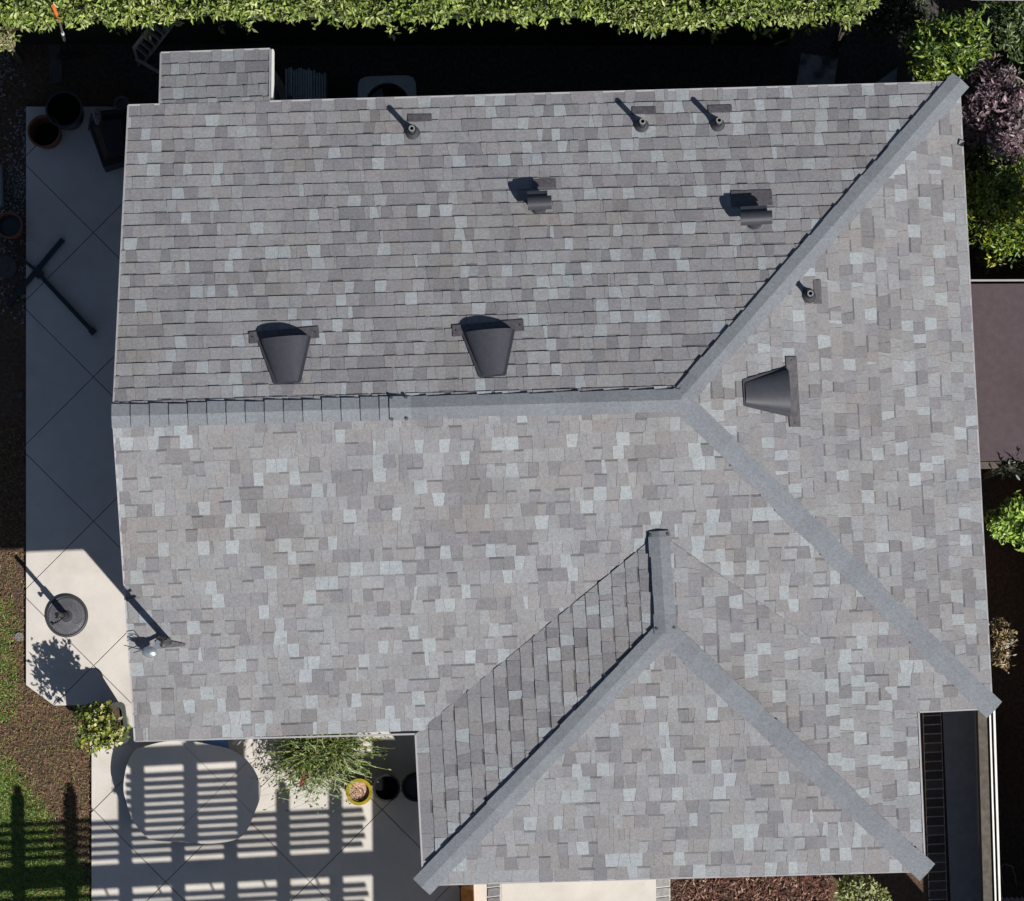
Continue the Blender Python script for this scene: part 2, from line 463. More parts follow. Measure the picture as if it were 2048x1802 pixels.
# drip edges
def drip(a, b, out, name='drip_edge', w=.018):
    mb = MB(); d = (b-a).normalized(); o = Vector(out).normalized()
    up = Vector((0, 0, 1))
    p = [a-o*(w*.45), b-o*(w*.45), b+o*(w*.55), a+o*(w*.55)]
    mb.prism([q-up*.05 for q in p], [q+up*.0135 for q in p]); mb.build(name, M_DRIP, roof)
drip(NE, Vector((BE.x, NE.y+(NW.y-NE.y)*.8, ZE)), (0, 1, 0)); drip(Vector((BW.x, NW.y, ZE)), NW, (0, 1, 0))
drip(NW, R1, (-1, 0, 0)); drip(SW, R1, (-1, 0, 0)); drip(SW, VW, (0, -1, 0)); drip(VE, SE, (0, -1, 0)); drip(SE, NE, (1, 0, 0))
drip(VW, WSW, (-1, 0, 0)); drip(WSW, WSE, (0, -1, 0)); drip(WSE, VE, (1, 0, 0))
drip(BW, BE, (0, 1, 0)); drip(BE, BEu, (1, 0, 0)); drip(BW, BWu, (-1, 0, 0))
mb = MB(); mb.prism([BE+Vector((.016, 0, -.15)), BE+Vector((.036, 0, -.15)), BEu+Vector((.036, 0, -.15)), BEu+Vector((.016, 0, -.15))],
                    [BE+Vector((.016, 0, -.01)), BE+Vector((.036, 0, -.01)), BEu+Vector((.036, 0, -.01)), BEu+Vector((.016, 0, -.01))])
mb.build('fascia_board', M_WHITE, roof)

# ridge and hip caps
CAPC = (.156, .170, .186)
def cap_run(a, b, n1, n2, sp=.2, w=.14, ext=0.0, tint=1.0, lift=.012, skew=0):
    d = (b-a); L = d.length; d = d.normalized()
    def side(n):
        s = n.cross(d).normalized()
        return s if s.z < 0 else -s
    s1, s2 = side(n1), side(n2)
    up = (n1+n2).normalized()
    k = 0; t = -ext
    while t < L-.03:
        ln = min(sp*1.18, L+.02-t)
        j = random.uniform(.93, 1.06)*tint; c = tuple(x*j for x in CAPC)
        hb, ht = lift+.024, lift+.008
        wj = w+random.uniform(-.007, .007); off = random.uniform(-.005, .005)
        top = []; bot = []
        for tt, h in ((t, hb), (t+ln, ht)):
            p = a+d*tt
            x1 = p+s1*(wj+off)+n1*h; x0 = p+up*(h+.001); x2 = p+s2*(wj-off)+n2*h
            top += [x1, x0, x2]
            bot += [p+s1*(wj+off)+n1*(h-.010), p+up*(h-.011), p+s2*(wj-off)+n2*(h-.010)]
        vs = top+bot
        fs = [(0, 1, 4, 3), (1, 2, 5, 4), (6, 9, 10, 7), (7, 10, 11, 8), (0, 6, 7, 1), (1, 7, 8, 2), (3, 4, 10, 9), (4, 5, 11, 10), (0, 3, 9, 6), (2, 8, 11, 5)]
        mb = MB(); mb.add(vs, fs, c); mb.build('ridge_cap', M_CAP, roof)
        t += sp; k += 1
nN, nS, nE = PL['north']['n'], PL['south']['n'], PL['east']['n']
nWW, nWE, nWS = PL['wing_west']['n'], PL['wing_east']['n'], PL['wing_south']['n']
cap_run(NE, R2+(NE-R2).normalized()*.02, nN, nE, sp=.222, w=.112, ext=.025)
cap_run(SE, R2, nS, nE, sp=.222, w=.112, ext=.025)
cap_run(WSW, WA, nWW, nWS, sp=.222, w=.112, ext=.025)
cap_run(WSE, WA, nWE, nWS, sp=.222, w=.112, ext=.025)
rm = R1+(R2-R1)*((779-226)/(1359-226))
cap_run(R1, rm, nN, nS, sp=.196, w=.115, ext=.012)
cap_run(R2, rm+(R1-R2).normalized()*-.22, nN, nS, sp=.26, w=.115, ext=.02, lift=.010)
# closing cap with sealed nails
cap_run(rm-(R2-R1).normalized()*.0, rm+(R2-R1).normalized()*.2, nN, nS, sp=.19, w=.116, lift=.017)
cap_run(WA+(WT-WA).normalized()*.0, WT, nWW, nWE, sp=.2, w=.105, ext=.03, lift=.018)
def nail(p, n):
    mb = MB(); q = n.to_track_quat('Z', 'Y').to_matrix()
    vs = [p+q@Vector((math.cos(a)*r, math.sin(a)*r, h)) for r, h in ((.019, 0), (.014, .008)) for a in [i*math.pi/4 for i in range(8)]]
    mb.add(vs, [(i, (i+1) % 8, 8+(i+1) % 8, 8+i) for i in range(8)]+[tuple(range(8, 16))])
    mb.build('nail_head', mat('roof_sealant', (.05, .055, .06), .5), roof)
dm = (R2-R1).normalized()
for t in (.02, .17):
    for s, n in ((1, nN), (-1, nS)):
        p = rm+dm*t+n.cross(dm).normalized()*(.105 if n.cross(dm).normalized().z < 0 else -.105)+n*.040; nail(p, n)
for base, dd in ((WT, -.02), (WA, .03)):
    d = (WT-WA).normalized()
    for n in (nWW, nWE):
        sgn = 1 if n.cross(d).z < 0 else -1
        nail(base+d*dd+n.cross(d).normalized()*sgn*.085+n*.038, n)

# ---- roof furniture ------------------------------------------------
def on_plane(pl, px, py):
    """point of roof plane seen at a photograph pixel"""
    d = CR @ Vector(((px-1024)/FPX, -(py-901)/FPX, -1)); c = Vector((0, 0, CAMH))
    t = (pl['o']-c).dot(pl['n'])/d.dot(pl['n']); return c+d*t
def plate(pl, c, hu, hv, h=.018, th=.006, m=M_FLASH, parent=None, name='flashing'):
    mb = MB(); q = [c+pl['u']*a*hu+pl['v']*b*hv for a, b in ((-1, -1), (1, -1), (1, 1), (-1, 1))]
    mb.prism([p+pl['n']*(h-th-.004) for p in q], [p+pl['n']*h for p in q]); return mb.build(name, m, parent)
def pipe_vent(pl, px, py, fx, fy, h=.26, r=.029):
    b = on_plane(pl, px, py)
    e = empty('plumbing_vent', b, parent=house)
    f = on_plane(pl, fx, fy)
    plate(pl, f, .125, .042, parent=e)
    mb = MB(); prof = [(.080, .008), (.075, .022), (.055, .045), (.042, .075), (.036, .095)]
    q = pl['n'].to_track_quat('Z', 'Y').to_matrix()
    vs = []; n = 20
    for i, (rr, z) in enumerate(prof):
        k = i/(len(prof)-1)
        ax = pl['n'].lerp(Vector((0, 0, 1)), k).normalized(); qm = ax.to_track_quat('Z', 'Y').to_matrix()
        for a in range(n):
            an = 2*math.pi*a/n; vs.append(b+qm@Vector((rr*math.cos(an), rr*math.sin(an), z)))
    mb.add(vs, [(i*n+a, i*n+(a+1) % n, (i+1)*n+(a+1) % n, (i+1)*n+a) for i in range(len(prof)-1) for a in range(n)])
    mb.build('boot_collar', M_VENT, e, smooth=True)
    mb = MB(); mb.lathe(b, [(r, 0), (r, h), (r*.62, h), (r*.62, h-.12), (0, h-.12)], 20)
    o = mb.build('pipe', M_VENT, e, smooth=False)
    mb = MB(); mb.lathe(b, [(r*1.12, h-.012), (r*1.12, h+.003), (r*.66, h+.003), (r*.66, h-.012)], 24)
    mb.build('pipe_rim', M_PIPE, e)
pipe_vent(PL['north'], 825, 266, 840, 237)
pipe_vent(PL['north'], 1283, 252, 1288, 222)
pipe_vent(PL['north'], 1435, 250, 1440, 219)
pipe_vent(PL['east'], 1617, 592, 1634, 584, h=.20)

def hood_vent(pl, npx, npy, wpx, wpy, hw0=.115, hw1=.25, H0=.03, H1=.15, fl=(.36, .062), fo=.075):
    a = on_plane(pl, npx, npy); b = on_plane(pl, wpx, wpy)
    d = (b-a); L = d.length; d.normalize(); n = pl['n']; s = n.cross(d)
    e = empty('hood_vent', a, parent=house)
    N = 16; ni = 5
    outer = []; inner = []
    for i in range(ni):
        t = i/(ni-1)
        hw = hw0+(hw1-hw0)*t; hh = H0+(H1-H0)*t
        for k in range(N+1):
            an = math.pi*k/N
            # cut of the mouth leans back at the top
            lean = -.03*math.sin(an)*t
            outer.append(a+d*(L*t+lean)+s*(hw*math.cos(an))+n*(.012+hh*math.sin(an)**.8))
            inner.append(a+d*(L*t+lean)+s*((hw-.006)*math.cos(an))+n*(.012+max(hh-.006, .001)*math.sin(an)**.8))
    M = N+1; nv = len(outer)
    fs = [(i*M+k, i*M+k+1, (i+1)*M+k+1, (i+1)*M+k) for i in range(ni-1) for k in range(N)]
    fs += [tuple(nv+x for x in reversed(f)) for f in fs]
    fs += [((ni-1)*M+k, (ni-1)*M+k+1, nv+(ni-1)*M+k+1, nv+(ni-1)*M+k) for k in range(N)]
    fs += [tuple(range(M))]
    mb = MB(); mb.add(outer+inner, fs); mb.build('hood', M_VENT, e, smooth=False)
    e.children[-1].data.polygons.foreach_set('use_smooth', [True]*len(e.children[-1].data.polygons))
    md = e.children[-1].modifiers.new('edge', 'EDGE_SPLIT'); md.split_angle = math.radians(50)
    mb = MB()
    for sg in (-1, 1):
        p0 = a+s*sg*(hw0+.012); p1 = b+s*sg*(hw1+.012)
        mb.bar(p0+n*.02, p1+n*.02, .03, .008, up=n)
    mb.bar(a-s*(hw0+.02)-d*.008+n*.02, a+s*(hw0+.02)-d*.008+n*.02, .022, .008, up=n)
    mb.build('rim', M_VENT, e)
    mb = MB(); t = .86; ring = []
    for k in range(N+1):
        an = math.pi*k/N; ring.append(a+d*(L*t)+s*((hw0+(hw1-hw0)*t-.008)*math.cos(an))+n*(.012+(H0+(H1-H0)*t-.008)*math.sin(an)**.8))
    mb.prism([p-d*.004 for p in ring], ring); mb.build('screen', M_VENTIN, e)
    c = b+d*(fo*.5)
    mb = MB(); q = [c+s*x*fl[0]+d*y*fl[1] for x, y in ((-1, -1), (1, -1), (1, 1), (-1, 1))]
    up = n
    mb.prism([p+up*.010 for p in q], [p+up*.022 for p in q]); mb.build('flashing', M_FLASH, e)
    mb = MB()
    for x in (-.9, .9):
        for y in (-.0,):
            mb.lathe((0, 0, 0), [(.01, 0), (.008, .006), (0, .007)], 8)
            mv = Matrix.Translation(c+s*x*fl[0]+n*.022) @ n.to_track_quat('Z', 'Y').to_matrix().to_4x4()
            for i in range(len(mb.v)-24, len(mb.v)): mb.v[i] = tuple(mv @ Vector(mb.v[i]))
    mb.build('screw', M_DKMETAL, e)
hood_vent(PL['north'], 575, 765, 569, 678)
hood_vent(PL['north'], 985, 751, 977, 664, fl=(.37, .062))
hood_vent(PL['east'], 1489, 786, 1576, 784, hw1=.235, H1=.14, fl=(.365, .06), fo=.1)

def t_vent(pl, px, py, L, fx, fy, fhu, fhv):
    b = on_plane(pl, px, py); e = empty('exhaust_vent', b, parent=house)
    f = on_plane(pl, fx, fy); plate(pl, f, fhu, fhv, parent=e)
    n = pl['n']; x = Vector((1, .02, 0)).normalized()
    mb = MB(); mb.lathe(b, [(.09, -.02), (.086, .012), (.07, .03), (.066, .15), (.0, .15)], 22); mb.build('collar', M_VENT, e, smooth=False)
    mb = MB(); c = b+Vector((.01, .03, .145))
    ns = 18; vs = []
    for i, t in enumerate((-L/2, L/2)):
        for rr in (.072, .067):
            for k in range(ns+1):
                an = -.35+math.pi*1.2*k/ns
                vs.append(c+x*t+Vector((0, 1, 0))*(rr*math.cos(an))*1.0+Vector((0, 0, 1))*rr*math.sin(an))
    m_ = ns+1
    fs = []
    for k in range(ns):
        fs += [(k, k+1, 2*m_+k+1, 2*m_+k), (m_+k, 3*m_+k, 3*m_+k+1, m_+k+1), (k, m_+k, m_+k+1, k+1), (2*m_+k, 2*m_+k+1, 3*m_+k+1, 3*m_+k)]
    fs += [(0, 2*m_, 3*m_, m_), (ns, m_+ns, 3*m_+ns, 2*m_+ns)]
    mb.add(vs, fs); mb.build('hood', M_VENT, e, smooth=False)
    mb = MB(); mb.tube([c-x*(L/2-.02), c+x*(L/2-.02)], .062, 14); mb.build('inner_drum', M_VENTIN, e)
    # damper flap hanging towards the eave
    mb = MB(); p = c+Vector((-.02, .06, .01)); mb.prism([p+x*-L*.42, p+x*L*.42, p+x*L*.42+Vector((0, .07, -.03)), p+x*-L*.42+Vector((0, .07, -.03))],
        [p+x*-L*.42+Vector((0, 0, .006)), p+x*L*.42+Vector((0, 0, .006)), p+x*L*.42+Vector((0, .07, -.024)), p+x*-L*.42+Vector((0, .07, -.024))])
    mb.build('damper_flap', M_VENT, e)
    mb = MB(); mb.tube([b+Vector((math.cos(a)*.085, math.sin(a)*.085-.01, .015+ (.0))) for a in np.linspace(math.pi*1.05, math.pi*1.95, 12)], .007, 6); mb.build('collar_ring', M_PIPE, e)
t_vent(PL['north'], 1077, 416, .25, 1088, 368, .125, .05)
t_vent(PL['north'], 1508, 446, .33, 1503, 397, .215, .085)

# sewer cleanout of sealed bits: small sealant dabs on the roof
# ---- antenna on the rake -------------------------------------------
ab = on_plane(PL['south'], 338, 1284)
ant = empty('satellite_antenna', ab, 'small silver satellite antenna on a black mast near the roof rake', 'antenna')
mb = MB(); mb.tube([ab, ab+Vector((0, 0, .80))], .036, 14); mb.tube([ab+Vector((0, 0, .80)), ab+Vector((0, 0, .84))], [.044, .03], 14); mb.build('mast', M_BLACK, ant)
mb = MB(); q = PL['south']; c = ab
mb.prism([c+q['u']*a+q['v']*b+q['n']*.012 for a, b in ((-.12, -.06), (.17, -.045), (.17, -.02), (-.12, .05))], [c+q['u']*a+q['v']*b+q['n']*.024 for a, b in ((-.12, -.06), (.17, -.045), (.17, -.02), (-.12, .05))]); mb.build('foot_plate', M_FLASH, ant)
mb = MB()
mb.bar(ab+Vector((-.07, .0, .66)), ab+Vector((.06, .02, .66)), .02, .03); mb.bar(ab+Vector((0, -.06, .69)), ab+Vector((0, .05, .69)), .02, .03); mb.bar(ab+Vector((-.06, -.03, .72)), ab+Vector((.05, .05, .72)), .016, .02)
mb.build('clamp', M_BLACK, ant)
dc = ab+Vector((-.19, -.10, .13))
mb = MB(); mb.bar(ab+Vector((0, 0, .14)), dc, .035, .025); mb.build('bracket', M_SILVER, ant)
mb = MB(); mb.bar(ab+Vector((-.005, .0, .845)), ab+Vector((-.05, -.07, .845)), .045, .03); mb.build('mast_cap', M_SILVER, ant)
mb = MB()
prof = [(.005, .035), (.04, .031), (.065, .018), (.078, 0), (.072, -.01), (.05, -.02), (.0, -.022)]
mb.lathe((0, 0, 0), [(a*1.08, b) for a, b in prof], 24, sx=1.0, sy=.72)
mv = Matrix.Translation(dc) @ Matrix.Rotation(-.3, 4, 'Z') @ Matrix.Rotation(.25, 4, 'X')
mb.v = [tuple(mv @ Vector(v)) for v in mb.v]; mb.build('reflector', M_SILVER, ant, smooth=True)
for k in range(5):
    a0 = dc+Vector((-.03, .02+.01*k, .0)); a1 = dc+Vector((-.16-.05*(k%3), .0+.04*k, .03-.012*k))
    mb = MB(); md_ = (a0+a1)/2+Vector((.02, .035*math.sin(k*2.1)+.01, .02)); mb.tube([a0, md_, a1], .0042, 6); mb.build('cable', M_BLACK, ant)
mb = MB(); mb.tube([dc+Vector((-.07, .02, 0)), dc+Vector((-.11, .035, .005))], .018, 10); mb.build('receiver', M_SILVER, ant)

# =================================================================== VEGETATION
def leaf_mesh(name, P0, D, NRM, LEN, WID, COLR, parent=None, m=None, droop=0.15):
    """batch of folded diamond leaves: base point, direction, normal"""
    P0 = np.asarray(P0, float); D = np.asarray(D, float); NRM = np.asarray(NRM, float)
    D /= np.linalg.norm(D, axis=1, keepdims=True)+1e-9
    S = np.cross(D, NRM); S /= np.linalg.norm(S, axis=1, keepdims=True)+1e-9
    NN = np.cross(S, D)
    L = np.asarray(LEN)[:, None]; W_ = np.asarray(WID)[:, None]
    b = P0; mid = P0+D*L*.5; tip = P0+D*L-NN*L*droop
    l = mid+S*W_*.5+NN*W_*.15; r = mid-S*W_*.5+NN*W_*.15
    n = len(P0)
    V = np.stack([b, r, tip, l], 1).reshape(-1, 3)
    me = bpy.data.meshes.new(name)
    me.vertices.add(4*n); me.vertices.foreach_set('co', V.ravel())
    idx = np.arange(n)[:, None]*4
    F = np.concatenate([idx+[0, 1, 2], idx+[0, 2, 3]], 1).reshape(-1)
    me.loops.add(6*n); me.loops.foreach_set('vertex_index', F.astype(np.int32))
    me.polygons.add(2*n); me.polygons.foreach_set('loop_start', np.arange(0, 6*n, 3, dtype=np.int32))
    try: me.polygons.foreach_set('loop_total', np.full(2*n, 3, dtype=np.int32))
    except Exception: pass
    ca = me.color_attributes.new('Col', 'FLOAT_COLOR', 'POINT')
    C4 = np.ones((n, 4, 4), dtype=np.float32); C4[:, :, :3] = np.asarray(COLR)[:, None, :]
    ca.data.foreach_set('color', C4.ravel())
    me.materials.append(m or M_LEAF); me.update(calc_edges=True); me.validate()
    o = bpy.data.objects.new(name, me); COL.objects.link(o)
    if parent is not None: o.parent = parent; o.matrix_parent_inverse = parent_inv(parent)
    return o
def sprigs(centers, normals, k, length, width, pal, jitter=.02, upb=.6, spread=1.0):
    """k leaves fanning from each sprig"""
    centers = np.asarray(centers); normals = np.asarray(normals); n = len(centers)
    C = np.repeat(centers, k, 0)+RNG.normal(0, jitter, (n*k, 3))
    Nn = np.repeat(normals, k, 0)
    D = RNG.normal(0, 1, (n*k, 3))*spread+Nn*upb
    D /= np.linalg.norm(D, axis=1, keepdims=True)
    UP = Nn*.6+np.array([0, 0, .7])+RNG.normal(0, .45, (n*k, 3))
    L = length*RNG.uniform(.6, 1.25, n*k); W_ = width*RNG.uniform(.7, 1.2, n*k)
    pal = np.asarray(pal); tone = np.repeat(RNG.uniform(.75, 1.25, n), k)[:, None]
    ci = np.repeat(RNG.integers(0, len(pal), n), k); other = RNG.random(n*k) < .35
    ci = np.where(other, RNG.integers(0, len(pal), n*k), ci)
    COLR = pal[ci]*tone*RNG.uniform(.8, 1.2, n*k)[:, None]
    return C, D, UP, L, W_, COLR
def lump(name, c, r, parent, m=M_CORE, seed=0, n=3):
    """uneven dark core for the shaded inside of a plant"""
    rs = random.Random(seed); mb = MB()
    U, V = 14, 9; vs = []
    ph = [rs.uniform(0, 6.28) for _ in range(6)]
    for j in range(V+1):
        th = math.pi*j/V
        for i in range(U):
            a = 2*math.pi*i/U
            k = 1+.14*math.sin(3*a+ph[0])*math.sin(2*th+ph[1])+.10*math.sin(5*a+ph[2]+3*th)
            vs.append((c[0]+r[0]*k*math.sin(th)*math.cos(a), c[1]+r[1]*k*math.sin(th)*math.sin(a), c[2]+r[2]*k*math.cos(th)))
    fs = [(j*U+i, (j+1)*U+i, (j+1)*U+(i+1) % U, j*U+(i+1) % U) for j in range(V) for i in range(U)]
    mb.add(vs, fs); return mb.build(name, m, parent)
def bush(name, label, cat, px, py, z, rx, ry, rz, nspr, k, ln, wd, pal, group=None, clumps=9, seed=1, thr=.25, upb=.5, stems=True, cs=.5):
    global RNG
    RNG = np.random.default_rng(seed)
    c = P(px, py, z); base = Vector((c.x, c.y, 0))
    e = empty(name, base, label, cat, group)
    # clumped crown
    cc = RNG.normal(0, 1, (clumps, 3)); cc /= np.linalg.norm(cc, axis=1, keepdims=True); cc[:, 2] = np.abs(cc[:, 2])*.8-.1
    cc = cc*RNG.uniform(.35, .78, (clumps, 1))
    w = RNG.integers(0, clumps, nspr)
    d = RNG.normal(0, 1, (nspr, 3)); d /= np.linalg.norm(d, axis=1, keepdims=True)
    rr = RNG.uniform(.55, 1.0, (nspr, 1))*RNG.uniform(cs*.7, cs*1.1, clumps)[w][:, None]
    pts = cc[w]+d*rr
    nr = d*.7+pts*.6+np.array([0, 0, .3]); nr /= np.linalg.norm(nr, axis=1, keepdims=True)
    pts = pts*np.array([rx, ry, rz])+np.array([c.x, c.y, z])
    pts[:, 2] = np.maximum(pts[:, 2], .03)
    leaf_mesh('foliage', *sprigs(pts, nr, k, ln, wd, pal, ln*.35, upb), parent=e)
    if stems:
        mb = MB()
        for i in range(clumps):
            q = Vector((c.x+cc[i][0]*rx, c.y+cc[i][1]*ry, z+cc[i][2]*rz))
            mb.tube([base+Vector((cc[i][0]*.04, cc[i][1]*.04, 0)), base.lerp(q, .5)+Vector((0, 0, .05)), q], [.018, .012, .005], 6)
        mb.build('stem', M_WOOD, e)
    return e
GREEN1 = [(.18, .255, .045), (.25, .32, .07), (.12, .18, .035), (.31, .35, .13), (.08, .115, .028)]
GREEN2 = [(.09, .15, .02), (.13, .20, .02), (.06, .10, .02), (.20, .24, .02), (.045, .08, .02)]

# hedge along the top of the picture
RNG = np.random.default_rng(3)
hz = 2.15
hedge_root = empty('hedge', P(1000, -60), 'long bright green clipped hedge running along the shaded side yard', 'hedge')
n = 6200
px = RNG.uniform(-260, 1722, n)
edge = 21+6*np.sin(px/95.0)+5*np.sin(px/41+1.3)+7*np.sin(px/210+.5)+np.where(px > 250, 4, 0)+np.clip((px-500)/500, 0, 1)*6+RNG.normal(0, 3, n)
dep = RNG.uniform(0, 1, n)
py = edge-dep*170
zz = hz+RNG.normal(0, .04, n)+.09*np.sin(px/33.0)*np.cos(py/29.0)+.06*np.sin(px/75)
front = RNG.random(n) < .05
zz = np.where(front, hz-RNG.uniform(0, 1, n)**1.5*.7, zz); 
pts = np.array([tuple(P(float(a), float(b), float(min(c, hz)))) for a, b, c in zip(px, np.where(front, edge+RNG.normal(0, 4, n), py), zz)])
pts[:, 2] = zz
# front face must hang under the top edge in plan
ex = np.array([tuple(P(float(a), float(b), hz)) for a, b in zip(px, edge)])
pts[front, 1] = ex[front, 1]+RNG.uniform(-.03, .10, front.sum()); pts[front, 0] = ex[front, 0]
nr = np.where(front[:, None], np.array([[0, -.8, .45]]), np.array([[0, -.15, 1.0]]))
leaf_mesh('foliage', *sprigs(pts, nr, 7, .080, .032, GREEN1, .020, .45), parent=hedge_root)
# hanging sprigs along the edge
m_ = 260
px = RNG.uniform(-100, 1725, m_); k_ = 17+6*np.sin(px/95.0)+5*np.sin(px/41+1.3)+7*np.sin(px/210+.5)+RNG.uniform(4, 20, m_)+np.clip((px-500)/500, 0, 1)*6
pp = np.array([tuple(P(float(a), float(b), hz-.05)) for a, b in zip(px, k_)])
leaf_mesh('sprig', *sprigs(pp, np.tile([[0, -.6, .5]], (m_, 1)), 6, .075, .027, GREEN1, .016, .8), parent=hedge_root)
mb = MB(); 
q = [P(-260, 8, 2.0), P(1610, 10, 2.0), P(1610, -165, 2.0), P(-260, -165, 2.0)]
mb.slab([(a.x, a.y) for a in q], 0, 2.05); mb.build('hedge_shade_core', M_CORE, hedge_root)  # plain near-black box paints the shade inside the hedge

bush('shrub', 'glossy green shrub growing at the top right roof corner', 'shrub', 1890, 95, 1.9, .50, .50, .8, 420, 7, .09, .034, GREEN2+[(.16, .24, .04)], seed=11, clumps=20, cs=.34)
bush('shrub', 'pale green sprig shrub at the right end of the hedge', 'shrub', 1712, 14, 2.0, .22, .20, .5, 90, 7, .075, .028, GREEN1, seed=12, clumps=8)
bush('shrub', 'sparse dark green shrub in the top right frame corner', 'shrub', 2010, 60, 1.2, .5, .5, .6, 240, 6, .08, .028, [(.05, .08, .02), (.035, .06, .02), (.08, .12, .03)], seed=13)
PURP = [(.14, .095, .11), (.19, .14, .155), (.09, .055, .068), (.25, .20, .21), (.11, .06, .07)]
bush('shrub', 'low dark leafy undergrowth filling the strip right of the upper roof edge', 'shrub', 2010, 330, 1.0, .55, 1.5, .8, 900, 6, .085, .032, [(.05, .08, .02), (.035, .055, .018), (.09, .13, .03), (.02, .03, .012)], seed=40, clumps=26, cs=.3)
bush('shrub', 'low dark leaved shrub added to cover sunlit ground between the hedge and the corner shrub', 'shrub', 1775, 22, .9, .42, .30, .5, 260, 6, .08, .03, [(.03, .05, .018), (.045, .07, .025), (.02, .03, .012)], seed=41, clumps=12, cs=.4)  # dark leaves added over lit ground in place of missing shade
bush('purple_shrub', 'purple leaved shrub right of the roof edge', 'shrub', 1990, 225, 1.85, .48, .70, .7, 380, 6, .09, .036, PURP, seed=14, clumps=20, cs=.27)
bush('shrub', 'dense yellow green bush between the purple shrub and the maroon roof', 'shrub', 2000, 420, 1.9, .58, .74, .6, 900, 7, .07, .026, [(.12, .19, .02), (.17, .24, .02), (.08, .13, .02), (.28, .28, .02), (.05, .08, .02)], seed=15, clumps=26, cs=.33)
bush('shrub', 'bright lime leaved bush by the middle of the right roof edge', 'shrub', 2035, 1060, 1.7, .34, .36, .5, 170, 6, .09, .038, [(.22, .34, .05), (.30, .42, .08), (.14, .24, .04)], seed=16, clumps=9, cs=.4)
bush('shrub', 'small golden brown twiggy shrub beside the lower right roof edge', 'shrub', 2004, 1278, 1.3, .13, .28, .3, 110, 5, .05, .022, [(.22, .15, .05), (.28, .20, .10), (.14, .10, .04), (.3, .26, .2)], seed=17, clumps=7)
bush('shrub', 'dark leaved sprigs overhanging the maroon patio roof', 'shrub', 2035, 925, 2.1, .35, .12, .12, 60, 5, .09, .04, [(.012, .02, .01), (.02, .03, .012)], seed=18, clumps=6)
bush('shrub', 'rounded pale yellow green bush under the lower right eave', 'shrub', 1718, 1790, .62, .36, .28, .3, 380, 7, .075, .03, [(.25, .28, .10), (.32, .34, .16), (.16, .20, .06), (.38, .38, .22)], seed=19, clumps=12, cs=.45)
bush('shrub', 'dry brownish foliage in the top left frame corner', 'shrub', -5, 60, 1.6, .22, .25, .4, 130, 6, .07, .026, [(.22, .19, .10), (.26, .24, .14), (.12, .15, .04), (.18, .24, .05)], seed=20)

# planter with variegated shrub on the patio corner
pc = P(224, 1448, 0)
plt = empty('planter', Vector((pc.x, pc.y, PZ)), 'dark green square planter with rounded corners beside the roof corner', 'planter')
def rrect(cx, cy, hx, hy, r, n=5, rot=0.0):
    out = []
    for sx, sy, a0 in ((1, 1, 0), (-1, 1, 90), (-1, -1, 180), (1, -1, 270)):
        for i in range(n+1):
            a = math.radians(a0+90*i/n); out.append(((hx-r)*sx+r*math.cos(a), (hy-r)*sy+r*math.sin(a)))
    c, s = math.cos(rot), math.sin(rot)
    return [(cx+x*c-y*s, cy+x*s+y*c) for x, y in out]
def shell(mb, cx, cy, prof, rad, rot=0.0, n=5):
    """stack of rounded rectangles: prof list of (hx,hy,z)"""
    rings = [[(x, y, z) for x, y in rrect(cx, cy, hx, hy, min(rad, hx*.95, hy*.95), n, rot)] for hx, hy, z in prof]
    m = len(rings[0]); vs = [p for r in rings for p in r]
    fs = [(i*m+k, i*m+(k+1) % m, (i+1)*m+(k+1) % m, (i+1)*m+k) for i in range(len(rings)-1) for k in range(m)]
    mb.add(vs, fs); return mb
M_PLG = mat('green_glazed_planter', (.055, .065, .055), .4, .12, 20, spec=.5)
pcx, pcy = pc.x+.02, pc.y
mb = shell(MB(), pcx, pcy, [(.15, .17, PZ), (.20, .22, .45), (.215, .235, .47), (.215, .235, .50), (.17, .19, .50), (.165, .185, .44)], .07, .1)
mb.build('pot', M_PLG, plt)
mb = shell(MB(), pcx, pcy, [(.168, .188, .45), (.002, .002, .455)], .06, .1); mb.build('pot_soil_or_shade', M_SOIL, plt)
bush('variegated_shrub', 'yellow green variegated shrub growing in the square planter', 'shrub', 194, 1456, .78, .34, .32, .27, 190, 5, .07, .040, [(.20, .24, .03), (.30, .30, .04), (.12, .17, .03), (.40, .38, .20), (.08, .12, .03)], seed=21, clumps=11, cs=.42)

# spiky arching plant in pot on the front patio
RNG = np.random.default_rng(5)
sc_ = P(640, 1500, .45); sb = Vector((sc_.x, sc_.y, 0))
sp = empty('arching_plant', Vector((sb.x, sb.y, PZ)), 'large weeping green plant with thin arching stems beside the eave', 'plant')
mb = MB()
def ribbon(mb, pts, w, col, up=Vector((0, 0, 1))):
    vs = []; n = len(pts)
    for i, p in enumerate(pts):
        d = (pts[min(i+1, n-1)]-pts[max(i-1, 0)]).normalized(); s = d.cross(up)
        s = s.normalized() if s.length > 1e-5 else Vector((1, 0, 0))
        ww = w*(1-(i/(n-1))**2*.85); vs += [p+s*ww/2, p-s*ww/2]
    mb.add(vs, [(2*i, 2*i+1, 2*i+3, 2*i+2) for i in range(n-1)], col)
pal = [(.12, .17, .035), (.17, .22, .055), (.08, .12, .03), (.24, .27, .10), (.05, .075, .022)]
lc, ld, ln_, lcol = [], [], [], []
